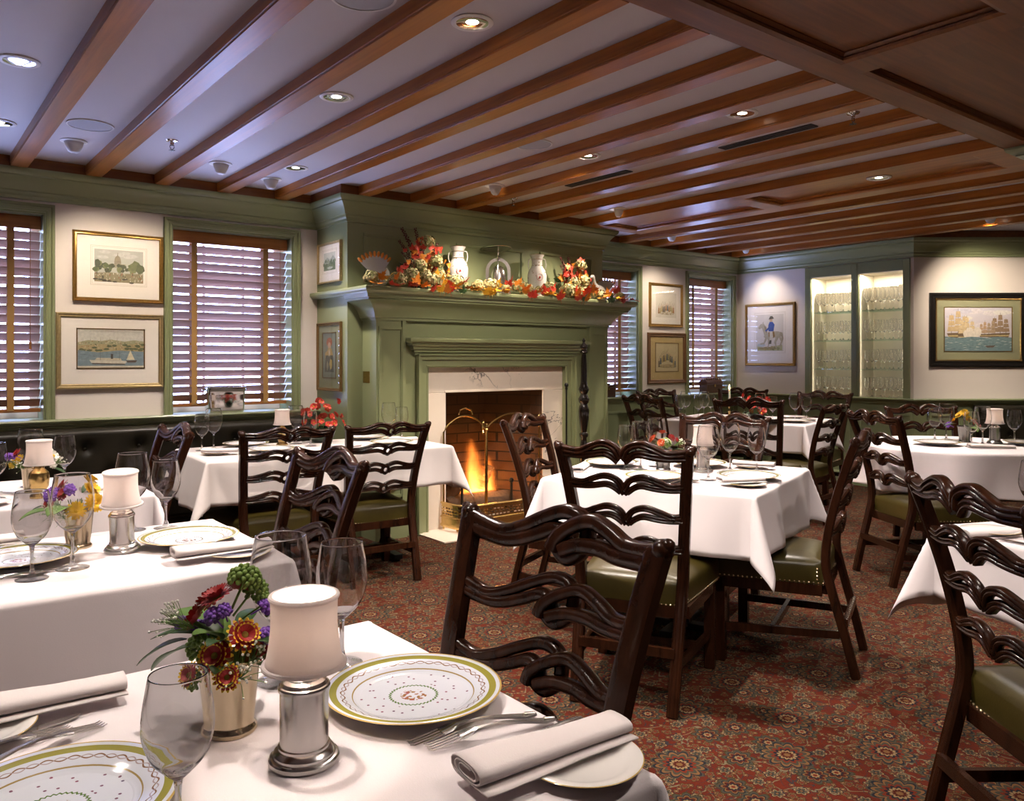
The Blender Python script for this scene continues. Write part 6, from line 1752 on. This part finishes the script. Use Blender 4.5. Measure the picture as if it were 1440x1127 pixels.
disc('ceiling_speaker', .872, 4.76, .115, M['grille'], 'round ceiling speaker between the first two beams', 'speaker')
disc('ceiling_speaker', 2.965, 3.60, .115, M['grille'], 'round ceiling speaker over the middle of the room', 'speaker')
disc('ceiling_speaker', 1.30, 2.495, .115, M['grille'], 'round ceiling speaker at the top edge of the photo', 'speaker')
for x, y, l in ((1.30,4.81,'fire sprinkler head between the second and third visible beams'),(3.85,4.91,'fire sprinkler head near the mantel crown'),(3.87,2.15,'fire sprinkler head near the wooden soffit')):
    s_ = tag(empty('fire_sprinkler', (x,y,ZC)), l, 'sprinkler', 'fire sprinkler heads')
    b = MB(); b.lathe([(0,-.0005),(.034,-.0005),(.03,-.006),(.014,-.010),(.010,-.016),(.010,-.028),(0,-.028)], 24); b.build('escutcheon', M['chrome'], s_)
    b = MB(); b.tube([(-.010,0,-.026),(-.012,0,-.04),(0,0,-.055)], .0022, 6); b.tube([(.010,0,-.026),(.012,0,-.04),(0,0,-.055)], .0022, 6)
    for k in range(8): a = 2*PI*k/8; b.box(.002,.017,-.0028,.0028,-.0585,-.0565,0,RZ(a))
    b.build('deflector', M['pewter'], s_)
for y0, y1, x, l in ((3.72,4.31,3.885,'black linear air vent nearer the mantel'),(2.39,2.98,3.905,'black linear air vent nearer the wooden soffit')):
    v_ = tag(empty('air_vent', (x,(y0+y1)/2,ZC)), l, 'vent', 'linear air vents'); L = (y1-y0)/2
    b = MB(); b.box(-.028,.028,-L,L,-.003,-.0005); b.build('slot', M['slot'], v_)
    b = MB()
    for q in ((-.034,-.028,-L,L),(.028,.034,-L,L),(-.034,.034,-L-.006,-L),(-.034,.034,L,L+.006),(-.003,.003,-L,L)): b.box(*q, -.006, -.0005)
    b.build('vent_frame', M['slot'], v_)

def area(x, y, z, rx, rz, sx, sy, power, color, portal=False):
    l = bpy.data.lights.new('area', 'AREA'); l.shape = 'RECTANGLE'; l.size = sx; l.size_y = sy; l.energy = power; l.color = color
    if portal: l.cycles.is_portal = True
    o = bpy.data.objects.new('window_portal' if portal else 'strip_light', l); COL.objects.link(o); o.location = (x,y,z); o.rotation_euler = (rx,0,rz); return o
for x0, x1 in WIN: area((x0+x1)/2, 6.21, (ZS+ZT)/2, -PI/2, 0, x1-x0+.1, ZT-ZS+.1, 1, (1,1,1), True)
for y0, y1 in BAY: area(XR+.05, (y0+y1)/2, ZB1-.012, 0, PI/2, y1-y0-.06, .05, 7, (1,.88,.66))
for y0, y1 in BAY:
    for yy, sg in ((y0+.012,1),(y1-.012,-1)):
        o_ = area(XR+.012, yy, (ZB0+ZB1)/2, 0, 0, .016, ZB1-ZB0-.06, .55, (1,.88,.66)); o_.rotation_euler = Vector((.85,sg*.5,0)).to_track_quat('-Z','Y').to_euler()  # unseen side strips added to brighten the lower shelves
fire = bpy.data.lights.new('fire_light', 'POINT'); fire.energy = 10; fire.color = (1,.42,.10); fire.shadow_soft_size = .09
fo = bpy.data.objects.new('fire_light', fire); COL.objects.link(fo); fo.location = (3.97, 5.43, .33)
tp = bpy.data.lights.new('taper_light', 'POINT'); tp.energy = .5; tp.color = (1,.62,.3); tp.shadow_soft_size = .008
to = bpy.data.objects.new('taper_light', tp); COL.objects.link(to); to.location = (6.26,4.70,ZT_+.33)

w = bpy.data.worlds.new('overcast sky'); scn.world = w; w.use_nodes = True
nt = w.node_tree; bg = nt.nodes['Background']
tc = nt.nodes.new('ShaderNodeTexCoord'); sx = nt.nodes.new('ShaderNodeSeparateXYZ'); rp = nt.nodes.new('ShaderNodeValToRGB')
nt.links.new(tc.outputs['Generated'], sx.inputs[0]); nt.links.new(sx.outputs[2], rp.inputs[0])
rp.color_ramp.elements[0].position = 0; rp.color_ramp.elements[0].color = (.42,.50,.95,1)
rp.color_ramp.elements[1].position = .6; rp.color_ramp.elements[1].color = (.30,.48,1,1)
nt.links.new(rp.outputs[0], bg.inputs[0]); bg.inputs[1].default_value = 25.0

cd_ = bpy.data.cameras.new('camera'); co_ = bpy.data.objects.new('camera', cd_); COL.objects.link(co_)
co_.location = (0,0,1.30); co_.rotation_euler = (PI/2, 0, math.atan(1450/1133)-PI/2)
cd_.sensor_width = 36; cd_.lens = 36*1133/1440; cd_.shift_y = -57.5/1440; cd_.clip_start = .05
scn.camera = co_
scn.cycles.transparent_max_bounces = 40; scn.cycles.max_bounces = 18; scn.cycles.transmission_bounces = 18; scn.cycles.diffuse_bounces = 4; scn.cycles.glossy_bounces = 6; scn.cycles.sample_clamp_indirect = 6
scn.view_settings.view_transform = 'Standard'; scn.view_settings.look = 'None'; scn.view_settings.gamma = 1; scn.view_settings.use_curve_mapping = False
scn.view_settings.exposure = 0.08
for d_ in (CH, GL, JC, LP):
    for p_ in d_.values(): p_.drop()
